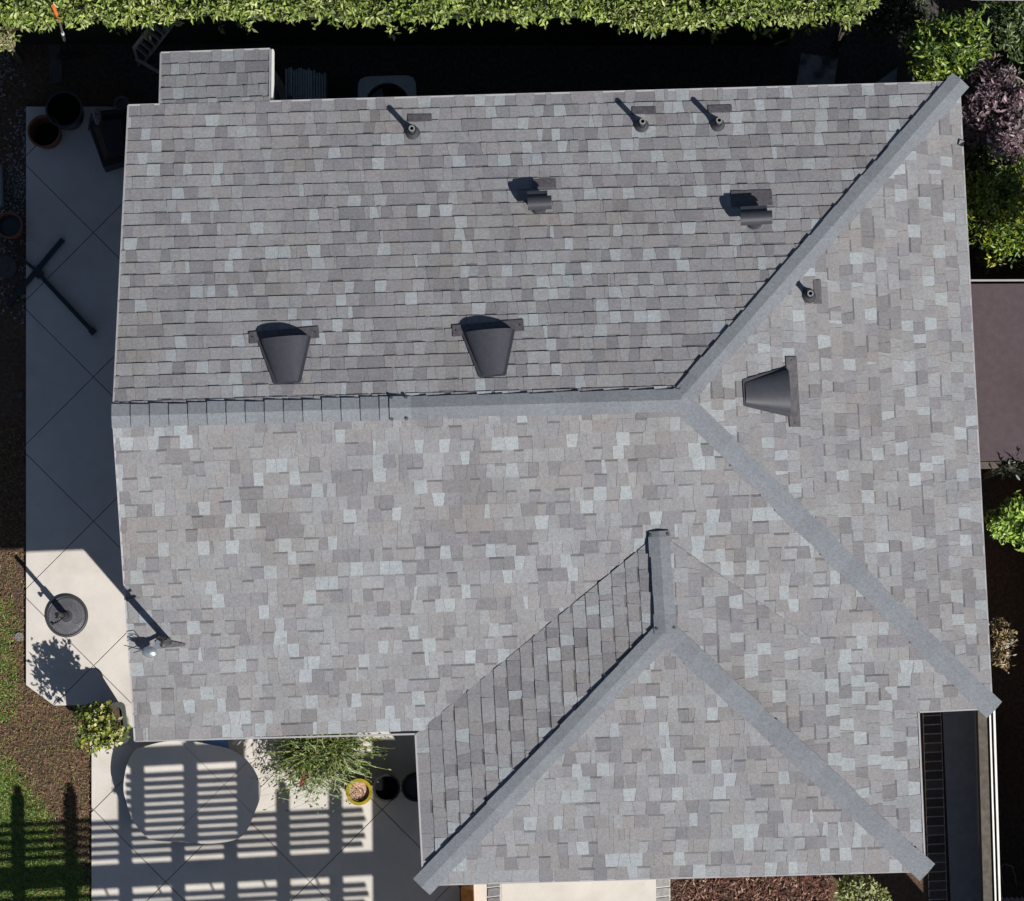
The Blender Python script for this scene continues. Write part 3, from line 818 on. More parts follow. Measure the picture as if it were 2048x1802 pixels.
for k in range(620):
    a = random.uniform(0, 2*math.pi); R_ = random.uniform(.18, .62)*(1.0 if math.sin(a) < .2 else .75)
    base = sc_+Vector((random.uniform(-.25, .25), random.uniform(-.10, .12), random.uniform(-.05, .08)))
    hgt = random.uniform(.0, .22); drop = random.uniform(.1, .42)
    c = random.choice(pal); pts = []
    for i in range(7):
        t = i/6
        q = base+Vector((math.cos(a+.5*t*random.uniform(-1, 1))*R_*t, math.sin(a)*R_*t, hgt*math.sin(math.pi*t*.8)-drop*t*t))
        q.z = max(q.z, PZ+.01)
        pts.append(q)
        if i > 1:
            for _ in range(3):
                lc.append(q+Vector([random.uniform(-.006, .006) for _ in range(3)])); ld.append((pts[-1]-pts[-2])+Vector([random.uniform(-.06, .06) for _ in range(3)])); ln_.append(random.uniform(.025, .05)); lcol.append(tuple(x*random.uniform(.7, 1.3) for x in random.choice(pal)))
    ribbon(mb, pts, random.uniform(.009, .015), c)
mb.build('stem', M_LEAF, sp)
leaf_mesh('foliage', lc, ld, RNG.normal(0, .3, (len(lc), 3))+[0, 0, 1], ln_, [x*.34 for x in ln_], lcol, parent=sp)
rc = P(606, 1552, .45); RNG = np.random.default_rng(9)
m_ = 26; pp = np.array(rc)+RNG.normal(0, 1, (m_, 3))*[.018, .05, .03]
leaf_mesh('flower', *sprigs(pp, np.tile([[0, 0, 1.]], (m_, 1)), 5, .035, .018, [(.42, .02, .05), (.5, .05, .08), (.3, .02, .04)], .01, .6), parent=sp)
mb = MB(); mb.lathe((sb.x-.12, sb.y+.05, PZ), [(.001, .01), (.14, 0), (.19, .34), (.205, .36), (.205, .38), (.18, .38), (.175, .33), (0, .33)], 26); mb.build('pot', M_DKMETAL, sp)

# round pots of the front patio
def pot(name, label, px, py, zt, r, m, rim=.018, soil=M_SOIL, depth=.05, cat='pot', group=None, belly=1.0, mrim=None):
    c = P(px, py, zt); z0 = PZ if px > 52 else 0
    e = empty(name, Vector((c.x, c.y, z0)), label, cat, group); h = zt-z0
    mb = MB(); mb.lathe((c.x, c.y, z0), [(.001, 0.004), (r*.68, 0), (r*.82*belly, h*.4), (r*.96*belly, h*.85), (r*.99, h-.04)], 32); mb.build('pot_body', m, e, smooth=True)
    mb = MB(); mb.lathe((c.x, c.y, z0), [(r*.97, h-.045), (r*1.03, h-.03), (r*1.03, h), (r-rim, h), (r-rim*1.3, h-depth-.02)], 32); mb.build('rim', mrim or m, e)
    if soil:
        mb = MB(); mb.lathe((c.x, c.y, z0), [(r-rim*1.2, h-depth), (r*.5, h-depth+.004), (.001, h-depth)], 24); mb.build('pot_soil_or_shade', soil, e)
    return e
M_YEL = mat('yellow_glaze', (.26, .20, .012), .22, .35, 9, spec=.6)
M_PINKS = mat('pale_clay_pebbles', (.42, .26, .19), .9, .5, 55, .6)
yp = pot('flower_pot', 'shiny yellow glazed pot with pinkish soil at the plant\'s right', 718, 1584, .38, .145, M_YEL, soil=M_PINKS, rim=.03, belly=1.06)
mb = MB(); cpt = P(718, 1588, .35)
for k in range(14):
    a = k*.9; mb.tube([cpt+Vector((math.cos(a)*.02*k**.5, math.sin(a)*.02*k**.5, -.012)), cpt+Vector((math.cos(a+.8)*.028*k**.5, math.sin(a+.8)*.028*k**.5, .006))], [.004, .002], 5)
mb.build('twig', M_WOOD, yp)
bp_ = pot('flower_pot', 'black plastic pot between the yellow pot and the brown pot', 773, 1576, .34, .150, M_BLACK, depth=.12, soil=M_HOLE, group=None)
mb = MB(); cpt = P(773, 1576, .12); mb.lathe((cpt.x, cpt.y, .06), [(.12, 0), (.075, .01), (.075, .05), (.06, .05), (.055, .02), (0, .02)], 28); mb.build('inner_cup', M_DKMETAL, bp_)
pot('flower_pot', 'dark brown pot half hidden under the wing eave', 832, 1574, .40, .16, mat('dark_brown_glaze', (.025, .015, .011), .5, .1, 20), soil=M_BLACK, depth=.1)
pot('flower_pot', 'large black pot standing highest at the patio end', 128, 218, .60, .205, M_BLACK, soil=M_HOLE, depth=.3)
pot('flower_pot', 'terracotta pot with dark hollow, touching the large black pot', 88, 262, .42, .185, M_TERRA, soil=M_HOLE, depth=.25, mrim=M_TERRA)
pot('flower_pot', 'dark pot on gravel by the left picture edge', 18, 450, .40, .150, M_TERRA, soil=M_BLACK, depth=.08)

# =================================================================== PATIO THINGS
# umbrella base with stub pole
ub = P(134, 1232, PZ)
um = empty('umbrella_stand', ub, 'round black cast iron umbrella base with short upright pole on the sunny concrete', 'umbrella base')
mb = MB(); mb.lathe(ub, [(.001, .0), (.238, 0), (.243, .012), (.236, .028), (.222, .032), (.214, .026), (.12, .042), (.045, .052), (.045, .06), (0, .06)], 48); mb.build('base_plate', M_DKMETAL, um)
mb = MB()
for k in range(44):
    a = 2*math.pi*k/44; pts = []
    for i in range(6):
        t = i/5; r = .07+.135*t; aa = a+.75*t*t
        pts.append(ub+Vector((r*math.cos(aa), r*math.sin(aa), .050-.020*t)))
    mb.tube(pts, .0055, 4)
mb.build('spiral_rib', mat('lit_iron_relief', (.13, .13, .145), .4, .2, 40), um)  # ribs coloured paler than the plate, as if catching the sun
mb = MB(); mb.tube([ub+Vector((0, 0, .05)), ub+Vector((0, 0, .36)), ub+Vector((0, 0, .361)), ub+Vector((0, 0, .76))], [.036, .036, .024, .024], 16); mb.build('pole', M_BLACK, um)
mb = MB(); mb.tube([ub+Vector((0, 0, .33)), ub+Vector((-.055, -.03, .33))], .011, 8); mb.tube([ub+Vector((-.05, -.028, .33)), ub+Vector((-.075, -.04, .33))], .022, 8); mb.build('knob', M_BLACK, um)
mb = MB(); mb.tube([ub+Vector((-.04, -.03, .055)), ub+Vector((-.10, -.07, .05)), ub+Vector((-.155, -.085, .045))], .006, 6); mb.tube([ub+Vector((-.155, -.085, .03)), ub+Vector((-.155, -.085, .06))], .014, 8); mb.build('cord', M_BLACK, um)

# crossed black metal stand lying on the patio
cx_ = P(76, 546, PZ)
cs_ = empty('crossed_frame', cx_, 'black metal cross shaped stand lying on the shaded patio edge', 'metal stand')
def gp(px, py, z): return P(px, py, z)
mb = MB(); mb.bar(gp(76, 546, .10), gp(187, 665, .10), .05, .05); mb.build('arm', M_BLACK, cs_)
mb = MB(); mb.bar(gp(14, 612, .075), gp(126, 479, .075), .055, .045); mb.build('arm', M_BLACK, cs_)
mb = MB(); mb.bar(gp(-12, 470, .10), gp(72, 541, .10), .035, .035); mb.build('arm', M_BLACK, cs_)
mb = MB(); mb.bar(gp(182, 659, .10), gp(189, 667, .10), .075, .06); mb.build('end_cap', M_BLACK, cs_)
mb = MB(); mb.box(gp(76, 546, .09), (.10, .10, .09), Matrix.Rotation(math.radians(45), 3, 'Z')); mb.build('hub', M_BLACK, cs_)
for q in ((20, 604), (120, 486), (180, 657), (66, 536)):
    mb = MB(); a = gp(*q, .05); mb.tube([Vector((a.x, a.y, PZ if q[0] > 52 else 0)), Vector((a.x, a.y, .08))], .02, 8); mb.build('foot', M_BLACK, cs_)

# covered grill
M_COVER = mat('black_vinyl_cover', (.010, .010, .012), .6, .3, 15, .5)
gr = empty('grill', P(225, 250, PZ), 'black vinyl covered barbecue grill tucked against the left roof edge', 'grill')
mb = MB(); z1 = .95
lo = [P(176, 250, PZ), P(212, 345, PZ), P(300, 318, PZ), P(268, 215, PZ), P(196, 222, PZ)]
up = [P(178, 250, z1), P(206, 334, z1), P(262, 320, z1), P(248, 218, z1), P(196, 226, z1)]
mb.prism(lo, up); 
mb.build('cover', M_COVER, gr)
mb = MB(); t = [P(186, 252, z1+.01), P(210, 322, z1+.01), P(258, 310, z1+.01), P(246, 226, z1+.01), P(200, 232, z1+.01)]
tt = [P(200, 256, 1.08), P(216, 308, 1.08), P(250, 300, 1.08), P(242, 238, 1.08), P(208, 242, 1.08)]
mb.prism(t, tt); mb.build('lid', M_COVER, gr)
mb = MB(); a = P(180, 262, .85); b = P(186, 228, .85); mb.bar(a, b, .05, .03); mb.build('side_handle', M_DKMETAL, gr)
sh_ = empty('side_shelf_bag', P(195, 232, 1.0), 'crumpled pale grey plastic bag resting on the covered grill', 'bag')
mb = MB(); c = P(194, 232, 1.14); lumpv = []
for j in range(7):
    th = math.pi*j/6
    for i in range(10):
        a = 2*math.pi*i/10; k = 1+.25*random.uniform(-1, 1); lumpv.append((c[0]+.045*k*math.sin(th)*math.cos(a), c[1]+.085*k*math.sin(th)*math.sin(a), c[2]+.05*k*math.cos(th)))
mb.add(lumpv, [(j*10+i, (j+1)*10+i, (j+1)*10+(i+1) % 10, j*10+(i+1) % 10) for j in range(6) for i in range(10)]); mb.build('bag_body', mat('pale_plastic', (.14, .13, .15), .4, .2, 30), sh_)
# propane ring bowl
rb = empty('round_bowl', P(243, 208, .0), 'small round grey bowl with dark hollow behind the grill', 'bowl')
mb = MB(); c = P(243, 207, .5); mb.lathe((c.x, c.y, 0), [(.001, .0), (.05, 0), (.05, .42), (.085, .46), (.088, .50), (.062, .50), (.05, .46), (0, .44)], 24); mb.build('bowl_body', mat('grey_ceramic', (.09, .09, .10), .5, .1, 20), rb)
# AC unit
acx, acy = P(775, 210, .7).x, P(775, 210, .7).y
ac = empty('air_conditioner', Vector((acx, acy, 0)), 'grey air conditioner unit with round top fan, half under the back eave', 'air conditioner')
M_AC = mat('ac_grey_paint', (.30, .32, .35), .5, .08, 15)
hz_ = .72; ah = .33
mb = shell(MB(), acx, acy, [(ah-.02, ah-.02, 0), (ah-.02, ah-.02, hz_-.02)], .08); mb.build('cabinet', M_AC, ac)
mb = MB(); ring = [(acx+math.cos(a)*ah/(abs(math.cos(a))**7+abs(math.sin(a))**7)**(1/7), acy+math.sin(a)*ah/(abs(math.cos(a))**7+abs(math.sin(a))**7)**(1/7)) for a in [2*math.pi*k/48 for k in range(48)]]; nR = len(ring)
inn = [(acx+.25*math.cos(math.atan2(y-acy, x-acx)), acy+.25*math.sin(math.atan2(y-acy, x-acx))) for x, y in ring]
vs = [(x, y, hz_-.03) for x, y in ring]+[(x, y, hz_) for x, y in ring]+[(x, y, hz_) for x, y in inn]+[(x, y, hz_-.06) for x, y in inn]
mb.add(vs, [(j*nR+i, j*nR+(i+1) % nR, (j+1)*nR+(i+1) % nR, (j+1)*nR+i) for j in range(3) for i in range(nR)]); mb.build('top_panel', M_AC, ac)
mb = MB()
for k in range(3):
    a = k*2.094+.2; c = Vector((acx, acy, hz_-.10))
    q = [c+Vector((math.cos(a+o)*r, math.sin(a+o)*r, z)) for o, r, z in ((-.25, .05, 0), (-.45, .23, -.03), (.35, .23, .03), (.3, .05, .01))]
    mb.prism([p-Vector((0, 0, .004)) for p in q], q)
mb.build('fan_blade', mat('fan_blue_grey', (.10, .11, .14), .5), ac)
mb = MB(); mb.lathe((acx, acy, hz_-.14), [(.06, 0), (.06, .08), (0, .085)], 18); mb.build('fan_motor', M_DKMETAL, ac)
mb = MB()
for r in (.08, .12, .16, .20, .235): mb.tube([(acx+r*math.cos(a), acy+r*math.sin(a), hz_-.008) for a in np.linspace(0, 2*math.pi, 33)], .002, 4, caps=False)
for k in range(8):
    a = k*math.pi/4; mb.bar((acx+.05*math.cos(a), acy+.05*math.sin(a), hz_-.01), (acx+.25*math.cos(a), acy+.25*math.sin(a), hz_-.01), .004)
mb.build('fan_guard', M_DKMETAL, ac)
# corrugated panels leaning by bump out
cp = empty('panel_stack', P(605, 190), 'bundle of blue grey ribbed plastic panels standing behind the eave', 'panel bundle')
z1 = .7
for i in range(16):
    x = 571+i*4.9
    mb = MB(); v = random.uniform(-3, 3); dz = random.uniform(-.04, .03) - (0 if i < 10 else (i-9)*.05)
    mb.slab([(P(x, 137+v, z1).x, P(x, 137+v, z1).y), (P(x+3.6, 137+v, z1).x, P(x+3.6, 137+v, z1).y), (P(x+3.6, 250, z1).x, P(x+3.6, 250, z1).y), (P(x, 250, z1).x, P(x, 250, z1).y)], 0, z1+dz)
    mb.build('panel', mat('blue_grey_plastic', (.30, .35, .40), .5, .2, 20), cp)
mb = MB(); a = P(581, 197, z1+.03); mb.tube([Vector((a.x, a.y, z1-.1)), a+Vector((0, 0, .02))], .03, 10); mb.build('cap', M_BLACK, cp)
# trellis ladder
M_WOODL = mat('pale_weathered_wood', (.26, .25, .23), .85, .2, 18, .2)
tr = empty('trellis', P(300, 90, 0), 'weathered grey wooden trellis leaning out of the hedge shade', 'trellis')
a0, a1 = P(268, 96, .9), P(326, 22, 1.95); b0, b1 = P(292, 118, .3), P(352, 40, 1.5)
mb = MB(); mb.bar(a0, a1, .035, .03); mb.build('rail', M_WOODL, tr)
mb = MB(); mb.bar(b0, b1, .03, .03); mb.build('rail', M_WOODL, tr)
for k in range(7):
    t = (k+.5)/7; mb = MB(); mb.bar(a0.lerp(a1, t)-Vector((0, 0, .02)), b0.lerp(b1, t)-Vector((0, 0, .02)), .045, .015); mb.build('slat', M_WOODL, tr)
mb = MB(); mb.bar(P(271, 117, .35), P(330, 152, .30), .035, .03); mb.build('foot_rail', M_WOODL, tr)
for q in (a0, b0): 
    mb = MB(); mb.bar(q, Vector((q.x-.05, q.y, 0)), .03, .03); mb.build('leg', M_WOODL, tr)
# orange handled tool
tl = empty('garden_tool', P(130, 90, 0), 'long handled garden tool with orange grip leaning from the hedge', 'garden tool')
p0, p1, p2, p3 = P(106, 12, 2.42), P(118, 40, 2.0), P(129, 80, 1.2), P(137, 110, .1)
mb = MB(); mb.tube([p0, p1], .02, 10); mb.build('grip', mat('orange_paint', (.55, .13, .035), .5), tl)
mb = MB(); mb.tube([p1, p2], .013, 8); mb.build('shaft', M_WOOD, tl)
mb = MB(); q1, q2 = p1.lerp(p2, .62), p2; mb.tube([q1, q2], .017, 8); mb.build('white_sleeve', mat('white_plastic', (.6, .6, .58), .5), tl)
mb = MB(); mb.tube([p2, p3], .012, 8); mb.box((p3.x, p3.y, .03), (.28, .05, .05)); mb.build('head', M_BLACK, tl)
# small board by the side yard
M_BOARD = mat('stained_board', (.24, .26, .28), .7, .25, 12, .1, second=(.05, .052, .056), sscale=6, smix=.53)
bo = MB(); bz = .35
bo.prism([P(1603, 106, bz-.02), P(1587, 200, .10), P(1664, 200, .10), P(1676, 117, bz-.02)], [P(1603, 106, bz), P(1587, 200, .13), P(1664, 200, .13), P(1676, 117, bz)])
tag(bo.build('board', M_BOARD), 'grey stained square board sloping out from under the back eave', 'board')
# side gate
gt = empty('side_gate', P(1825, 120), 'dim blue grey wooden side gate below the top right shrub', 'gate')
for k in range(7):
    y = 70+k*14; mb = MB(); a = P(1834-k*1.0, y, 1.5); b = P(1833-k*1.0, y+12, 1.5)
    mb.box(((a.x+b.x)/2, (a.y+b.y)/2, .78), (.03, .075, 1.5)); mb.build('board', M_WOOD, gt)
mb = MB(); a, b = P(1828, 66, 1.3), P(1824, 170, 1.3); mb.bar(a, b, .04, .09); mb.bar(Vector((a.x, a.y, .3)), Vector((b.x, b.y, .3)), .04, .09); mb.build('rail', M_WOOD, gt)

# oval table
TZ = .29
tc = P(384, 1584, TZ)
tb = empty('oval_table', Vector((tc.x, tc.y, PZ)), 'pale oval stone topped patio table striped with pergola shadow', 'table')
ol = [(270, 1500), (292, 1492), (330, 1483), (376, 1482), (420, 1489), (462, 1499), (492, 1519), (512, 1547), (521, 1577), (518, 1602), (506, 1632), (496, 1656), (484, 1672), (462, 1682), (418, 1688), (372, 1684), (318, 1682), (296, 1676), (276, 1656), (262, 1632), (253, 1606), (247, 1580), (249, 1552), (256, 1524)]
ol3 = [P(x, y, TZ) for x, y in ol]
op = ccw([(p.x, p.y) for p in ol3])
# subdivide outline smoothly
sm = []
for i in range(len(op)):
    p0, p1, p2, p3 = [Vector(op[(i+k-1) % len(op)]) for k in range(4)]
    for t in (0, .33, .66):
        q = .5*((2*p1)+(-p0+p2)*t+(2*p0-5*p1+4*p2-p3)*t*t+(-p0+3*p1-3*p2+p3)*t**3); sm.append((q.x, q.y))
mb = MB(); mb.slab(sm, TZ-.035, TZ-.006); mb.build('table_base_top', M_JOINT, tb)
M_TT = mat('table_stone', (.505, .475, .435), .8, .04, 8, .04, 90, fine=.05)
cxp, cyp = 448, 1570
for i in range(-3, 3):
    for j in range(-3, 3):
        c = []
        for di, dj in ((0, 0), (1, 0), (1, 1), (0, 1)):
            d = (cyp-cxp)+S2*(i+di); s_ = (cxp+cyp)+S2*(j+dj); q = P((s_-d)/2, (s_+d)/2, TZ); c.append((q.x, q.y))
        c = ccw(c); mx_, my_ = sum(p[0] for p in c)/4, sum(p[1] for p in c)/4
        c = [(mx_+(p[0]-mx_)*.9955, my_+(p[1]-my_)*.9955) for p in c]
        q = clip(sm, c)   # subject outline (roughly convex) clipped by the cell
        if q and area(q) > .01:
            mb = MB(); mb.slab(q, TZ-.03, TZ); mb.build('tabletop', M_TT, tb)
for dx, dy in ((-.3, -.22), (.3, -.22), (-.3, .22), (.3, .22)):
    mb = MB(); mb.tube([(tc.x+dx*1.1, tc.y+dy*1.1, PZ), (tc.x+dx, tc.y+dy, TZ-.036)], [.018, .022], 10); mb.build('leg', M_DKMETAL, tb)
M_BLUE = mat('blue_fabric', (.10, .22, .42), .7, .12, 20, .1)
def stool(label, px, py, rot):
    z = .22; c = P(px, py, z); e = empty('blue_stool', Vector((c.x, c.y, PZ)), label, 'stool', 'blue stools around the oval table')
    mb = shell(MB(), c.x, c.y, [(.13, .11, z-.03), (.14, .12, z-.015), (.135, .115, z), (.002, .002, z+.004)], .05, rot); mb.build('seat', M_BLUE, e)
    R = Matrix.Rotation(rot, 3, 'Z')
    for dx, dy in ((-.1, -.08), (.1, -.08), (-.1, .08), (.1, .08)):
        o = R@Vector((dx, dy, 0)); mb = MB(); mb.tube([(c.x+o.x*1.1, c.y+o.y*1.1, PZ), (c.x+o.x, c.y+o.y, z-.03)], .012, 8); mb.build('leg', M_WOOD, e)
stool('light blue stool between the table and the front eave', 432, 1490, .1)
stool('blue stool whose corner peeks from under the left table rim', 276, 1600, .6)
bl = MB(); bl.bar(P(466, 1489, .24), P(490, 1462, .24), .035, .03); bl.bar(P(473, 1492, .3), P(496, 1468, .3), .012, .03)
tag(bl.build('folding_chair_frame', mat('cream_metal', (.5, .47, .40), .4)), 'cream metal chair rail sticking out from under the eave above the table', 'chair')

# =================================================================== PERGOLA (stands south, beyond the frame; its shadow falls on the patio)
PH = 2.6; SH = 1.136*PH
shift = Vector((SUN_AZ.x*SH, SUN_AZ.y*SH, 0))
def S(px, py, z=PH):
    """pergola point whose shadow lands on patio pixel"""
    q = P(px, py, PZ); k = 1.136*(z-PZ)
    return Vector((q.x+SUN_AZ.x*k, q.y+SUN_AZ.y*k, z))
pg = empty('pergola', S(450, 2000, 0), 'white slatted wooden pergola over the south end of the patio', 'pergola')
def rx(k, y): return 40+k*105.3+(y-1700)*.012
for k in range(7):
    if k in (2, 3, 4): y0 = 1450  # lengthened northwards to carry the added slats that shade the table
    else: y0 = 1596-(k*2.5)
    mb = MB(); a = S(rx(k, y0), y0, PH-.09); b = S(rx(k, 2150), 2150, PH-.09)
    mb.bar(a, b, .125, .05)
    # tapered tail
    mb.bar(a+(a-b).normalized()*.10, a, .06, .05)
    mb.build('rafter', M_WHITE, pg)
row = 0
def slat(x0, x1, y, w=.045, z=PH):
    dy = lambda x: -(x-470)*.052
    mb = MB(); mb.bar(S(x0, y+dy(x0), z), S(x1, y+dy(x1), z), w, .025); mb.build('slat', M_WHITE, pg)
def endx(y):
    return 722+ (6 if int(y/17) % 2 else 0)+max(0, (y-1630))*.05
y = 1633.0
while y < 1712: slat(-90, endx(y)+random.uniform(-3, 3), y, .048); y += 16.9
y = 1503.0
while y < 1628: slat(226 if y < 1570 else 246, 460, y, .046); y += 16.3  # unseen slats added only to stripe the table with shadow
# wide boards
mb = MB(); f = lambda x: -(x-470)*.052
mb.bar(S(-90, 1740+f(-90), PH+.03), S(748, 1740+f(748), PH+.03), .245, .04); mb.build('beam', M_WHITE, pg)
mb = MB(); mb.bar(S(228, 1465+f(228), PH+.03), S(490, 1465+f(490), PH+.03), .19, .04); mb.build('beam', M_WHITE, pg)  # added out of view to shade the table's north rim
mb = MB(); mb.bar(S(474, 1460, PH+.02), S(478, 1612, PH+.02), .14, .04); mb.build('beam', M_WHITE, pg)  # added out of view to shade the table's east side
y = 1783.0
while y < 1960: slat(-90, endx(y)+random.uniform(-3, 3), y, .048); y += 17.0
mb = MB(); mb.bar(S(-90, 2000, PH+.03), S(920, 1960, PH+.03), .25, .05); mb.build('beam', M_WHITE, pg)
y = 2030.0
while y < 2140: slat(-90, 745, y, .048); y += 17.0
# boarded cover at the east end
for k in range(9):
    x = 744+k*20
    mb = MB(); mb.bar(S(x+10, 1478, PH+.06), S(x+16, 2140, PH+.06), .118, .02); mb.build('cover_board', M_WHITE, pg)
for k, (x, yy) in enumerate(((40, 2120), (368, 2120), (683, 2120), (915, 2120), (905, 1985))):
    q = S(x, yy, PH-.12); mb = MB(); mb.bar(Vector((q.x, q.y, 0)), q, .09, .09); mb.build('post', M_WHITE, pg)
mb = MB(); mb.bar(S(-90, 2120, PH-.14), S(930, 2120, PH-.14), .10, .09); mb.build('beam', M_WHITE, pg)

for k in (1, 2, 3, 4, 5):
    for yy in (1775,):
        x = rx(k, yy)+62; mb = MB(); mb.bar(S(x, yy-16-(x-470)*.052, PH-.02), S(x+7, yy-(x-470)*.052, PH-.02), .02, .02); mb.build('bracket', M_DKMETAL, pg)
# orange wooden post beside walkway
pz_ = .9
op_ = MB(); q = [P(921, 1779, pz_), P(946, 1779, pz_), P(950, 1880, pz_), P(927, 1880, pz_)]
op_.slab([(a.x, a.y) for a in q], 0, pz_)
tag(op_.build('orange_screen', mat('orange_stained_wood', (.50, .19, .04), .55, .2, 14, .1)), 'orange stained wooden screen end at the bottom edge below the wing eave', 'screen')

# =================================================================== EAST SIDE
# fence
fn = empty('wooden_fence', P(1968, 1620), 'weathered brown topped fence with two white rails down the lower right side', 'fence')
FZ = .75
def fx(y): return 1962+(y-1420)*.030
mb = MB(); mb.bar(P(fx(1405)+3, 1405, FZ-.01), P(fx(2050)+3, 2050, FZ-.01), .108, .03); mb.build('top_board', M_WOOD, fn)
for o, w in ((17.5, .018), (26, .022)):
    mb = MB(); mb.bar(P(fx(1405)+o, 1405, FZ+.02), P(fx(2050)+o, 2050, FZ+.02), w, .03); mb.build('white_rail', M_WHITE, fn)
mb = MB(); mb.bar(P(fx(1405)-11.5, 1405, .06), P(fx(1690)-11.5, 1690, .06), .012, .02); mb.build('sunlit_sliver', M_DRIP, fn)  # pale strip stands in for a sliver of sunlight along the path edge
y = 1408
while y < 2050:
    a = P(fx(y)+11, y, FZ-.03); b = P(fx(y+20)+11, y+20, FZ-.03)
    mb = MB(); mb.box(((a.x+b.x)/2, (a.y+b.y)/2, FZ/2-.02), (.03, .118, FZ-.05)); mb.build('picket', M_WOOD, fn); y += 21.5
# boundary wall beyond the right edge
bw = MB(); q = [P(2062, -300), P(2080, -300), P(2086, 2100), P(2068, 2100)]
bw.slab([(a.x, a.y) for a in q], 0, 1.42)
tag(bw.build('boundary_wall', mat('grey_block', (.22, .21, .20), .9, .15, 12, .3)), 'grey block boundary wall along the neighbour side', 'wall')
g2 = empty('added_shade_gate', P(1957, 1962), 'unseen wooden gate added beyond the bottom edge to shade the soil', 'gate')  # gate added out of view; its shadow darkens the soil near the path
for k in range(6):
    a = P(1917+k*15.2, 1962); mb = MB(); mb.box((a.x, a.y, .78), (.082, .03, 1.5)); mb.build('board', M_WOOD, g2)
mb = MB(); a, b = P(1910, 1966, .4), P(2000, 1966, .4); mb.bar(a, b, .03, .08); mb.build('rail', M_WOOD, g2)
bush('added_shade_tree', 'unseen leafy crown added beyond the right edge to shade the back yard', 'added_shade_tree', 2355, 636, 4.2, .42, .40, .5, 700, 7, .09, .045, GREEN2, seed=31, clumps=14, cs=.5)  # crown added out of view to keep the back yard ground dark
# neighbour maroon flat roof
nr_ = empty('patio_roof', P(2000, 740), 'flat maroon brown patio roof of the neighbour beside the right roof edge', 'patio roof')
M_MAR = mat('maroon_roof_sheet', (.070, .051, .057), .85, .10, 14, .3, 160, fine=.28)
weather(M_MAR, (.8, .8, .78), 1.6, .48, .6)
mb = MB(); RZ = 2.2
q = [P(1915, 568, RZ), P(2300, 566, RZ), P(2300, 918, RZ), P(1930, 922, RZ)]
mb.slab([(a.x, a.y) for a in q], RZ-.06, RZ); mb.build('roof_sheet', M_MAR, nr_)
mb = MB(); mb.bar(P(1915, 561, RZ), P(2300, 560, RZ), .018, .03); mb.build('edge_trim', M_DRIP, nr_)
mb = MB(); mb.bar(P(1930, 931, RZ-.1), P(2300, 929, RZ-.1), .07, .05); mb.build('gutter', M_WOOD, nr_)
for x, y in ((1960, 585), (2280, 585), (1965, 905), (2280, 905)):
    q = P(x, y, RZ-.06); mb = MB(); mb.bar(Vector((q.x, q.y, 0)), q, .09, .09); mb.build('post', M_WOOD, nr_)
# top right eave strip of neighbour
ne = MB(); q = [P(1945, -40, 2.4), P(2300, -34, 2.4), P(2300, 0, 2.4), P(1945, -4, 2.4)]
ne.slab([(a.x, a.y) for a in q], 2.3, 2.4)
q = [P(1985, -160, 0), P(2260, -154, 0), P(2260, -500, 0), P(1985, -500, 0)]
nw = MB(); nw.slab([(a.x, a.y) for a in q], 0, 2.3)
tag(nw.build('neighbour_shed', M_STUCCO), 'stucco neighbour shed beyond the top right corner', 'shed')
tag(ne.build('neighbour_eave', M_DRIP), 'thin pale eave edge in the top right corner', 'eave')
# hoop of hose near the bottom right
hp = MB(); hp.tube([P(2006+0, 1768, .05), P(2000, 1735, .25), P(2010, 1728, .35), P(2025, 1733, .32), P(2031, 1755, .15), P(2033, 1770, .03)], .007, 8)
tag(hp.build('garden_hoop', M_PIPE), 'thin curved grey hoop standing on dark soil at the bottom right', 'hoop')
cw = MB()
for k in range(10): cw.bar(P(2002+k*5, 1795+(k % 2)*3, .3), P(2012+k*5, 1803, .3), .02, .01)
tag(cw.build('metal_grate', M_DRIP), 'pale metal grate cut by the bottom right corner', 'grate')

# =================================================================== LOOSE GROUND COVER
def chips(name, n, fpos, ln, wd, pal, label, m, zmax=.02, tilt=.35, seed=1):
    r = np.random.default_rng(seed); pts = []
    while len(pts) < n:
        p = fpos(r)
        if p is not None: pts.append(p)
    B = np.array([tuple(P(a, b, 0)) for a, b in pts]); B[:, 2] = r.uniform(.004, zmax, n)
    an = r.uniform(0, 2*math.pi, n); D = np.stack([np.cos(an), np.sin(an), r.uniform(-tilt*.3, tilt, n)], 1)
    pal = np.asarray(pal); C = pal[r.integers(0, len(pal), n)]*r.uniform(.7, 1.3, (n, 1))
    o = leaf_mesh(name, B, D, r.normal(0, .35, (n, 3))+[0, 0, 1], ln*r.uniform(.5, 1.4, n), wd*r.uniform(.6, 1.3, n), C, m=m, droop=.02)
    return tag(o, label, kind='stuff')
M_CHIP = mat('mulch_chip', (.1, .05, .03), .9, .2, 40, attr=True, spec=.2)
chips('red_mulch', 9000, lambda r: (r.uniform(1342, 1660), r.uniform(1730, 1900)), .055, .016, [(.12, .05, .036), (.17, .08, .06), (.07, .03, .022), (.28, .19, .14), (.035, .018, .014), (.09, .06, .045)], 'red brown bark mulch bed below the wing eave', M_CHIP, .04)
def soilpos(r):
    x, y = r.uniform(-60, 183), r.uniform(850, 1850)
    if y > 1440 and (y-1590+(90-x)*1.4)/90 > r.random() and r.random() < .75: return None
    if x > 50 and y < 1372: return None
    if y < 1411 and x > 52 and (x-52)*.73+1370 > y: return None
    return (x, y)
chips('dry_litter', 17000, soilpos, .036, .007, [(.20, .10, .062), (.14, .068, .045), (.27, .19, .11), (.10, .055, .038), (.12, .13, .04), (.15, .15, .05), (.22, .13, .09)], 'reddish brown dry litter over the soil left of the patio', M_CHIP, .03, .6, 2)
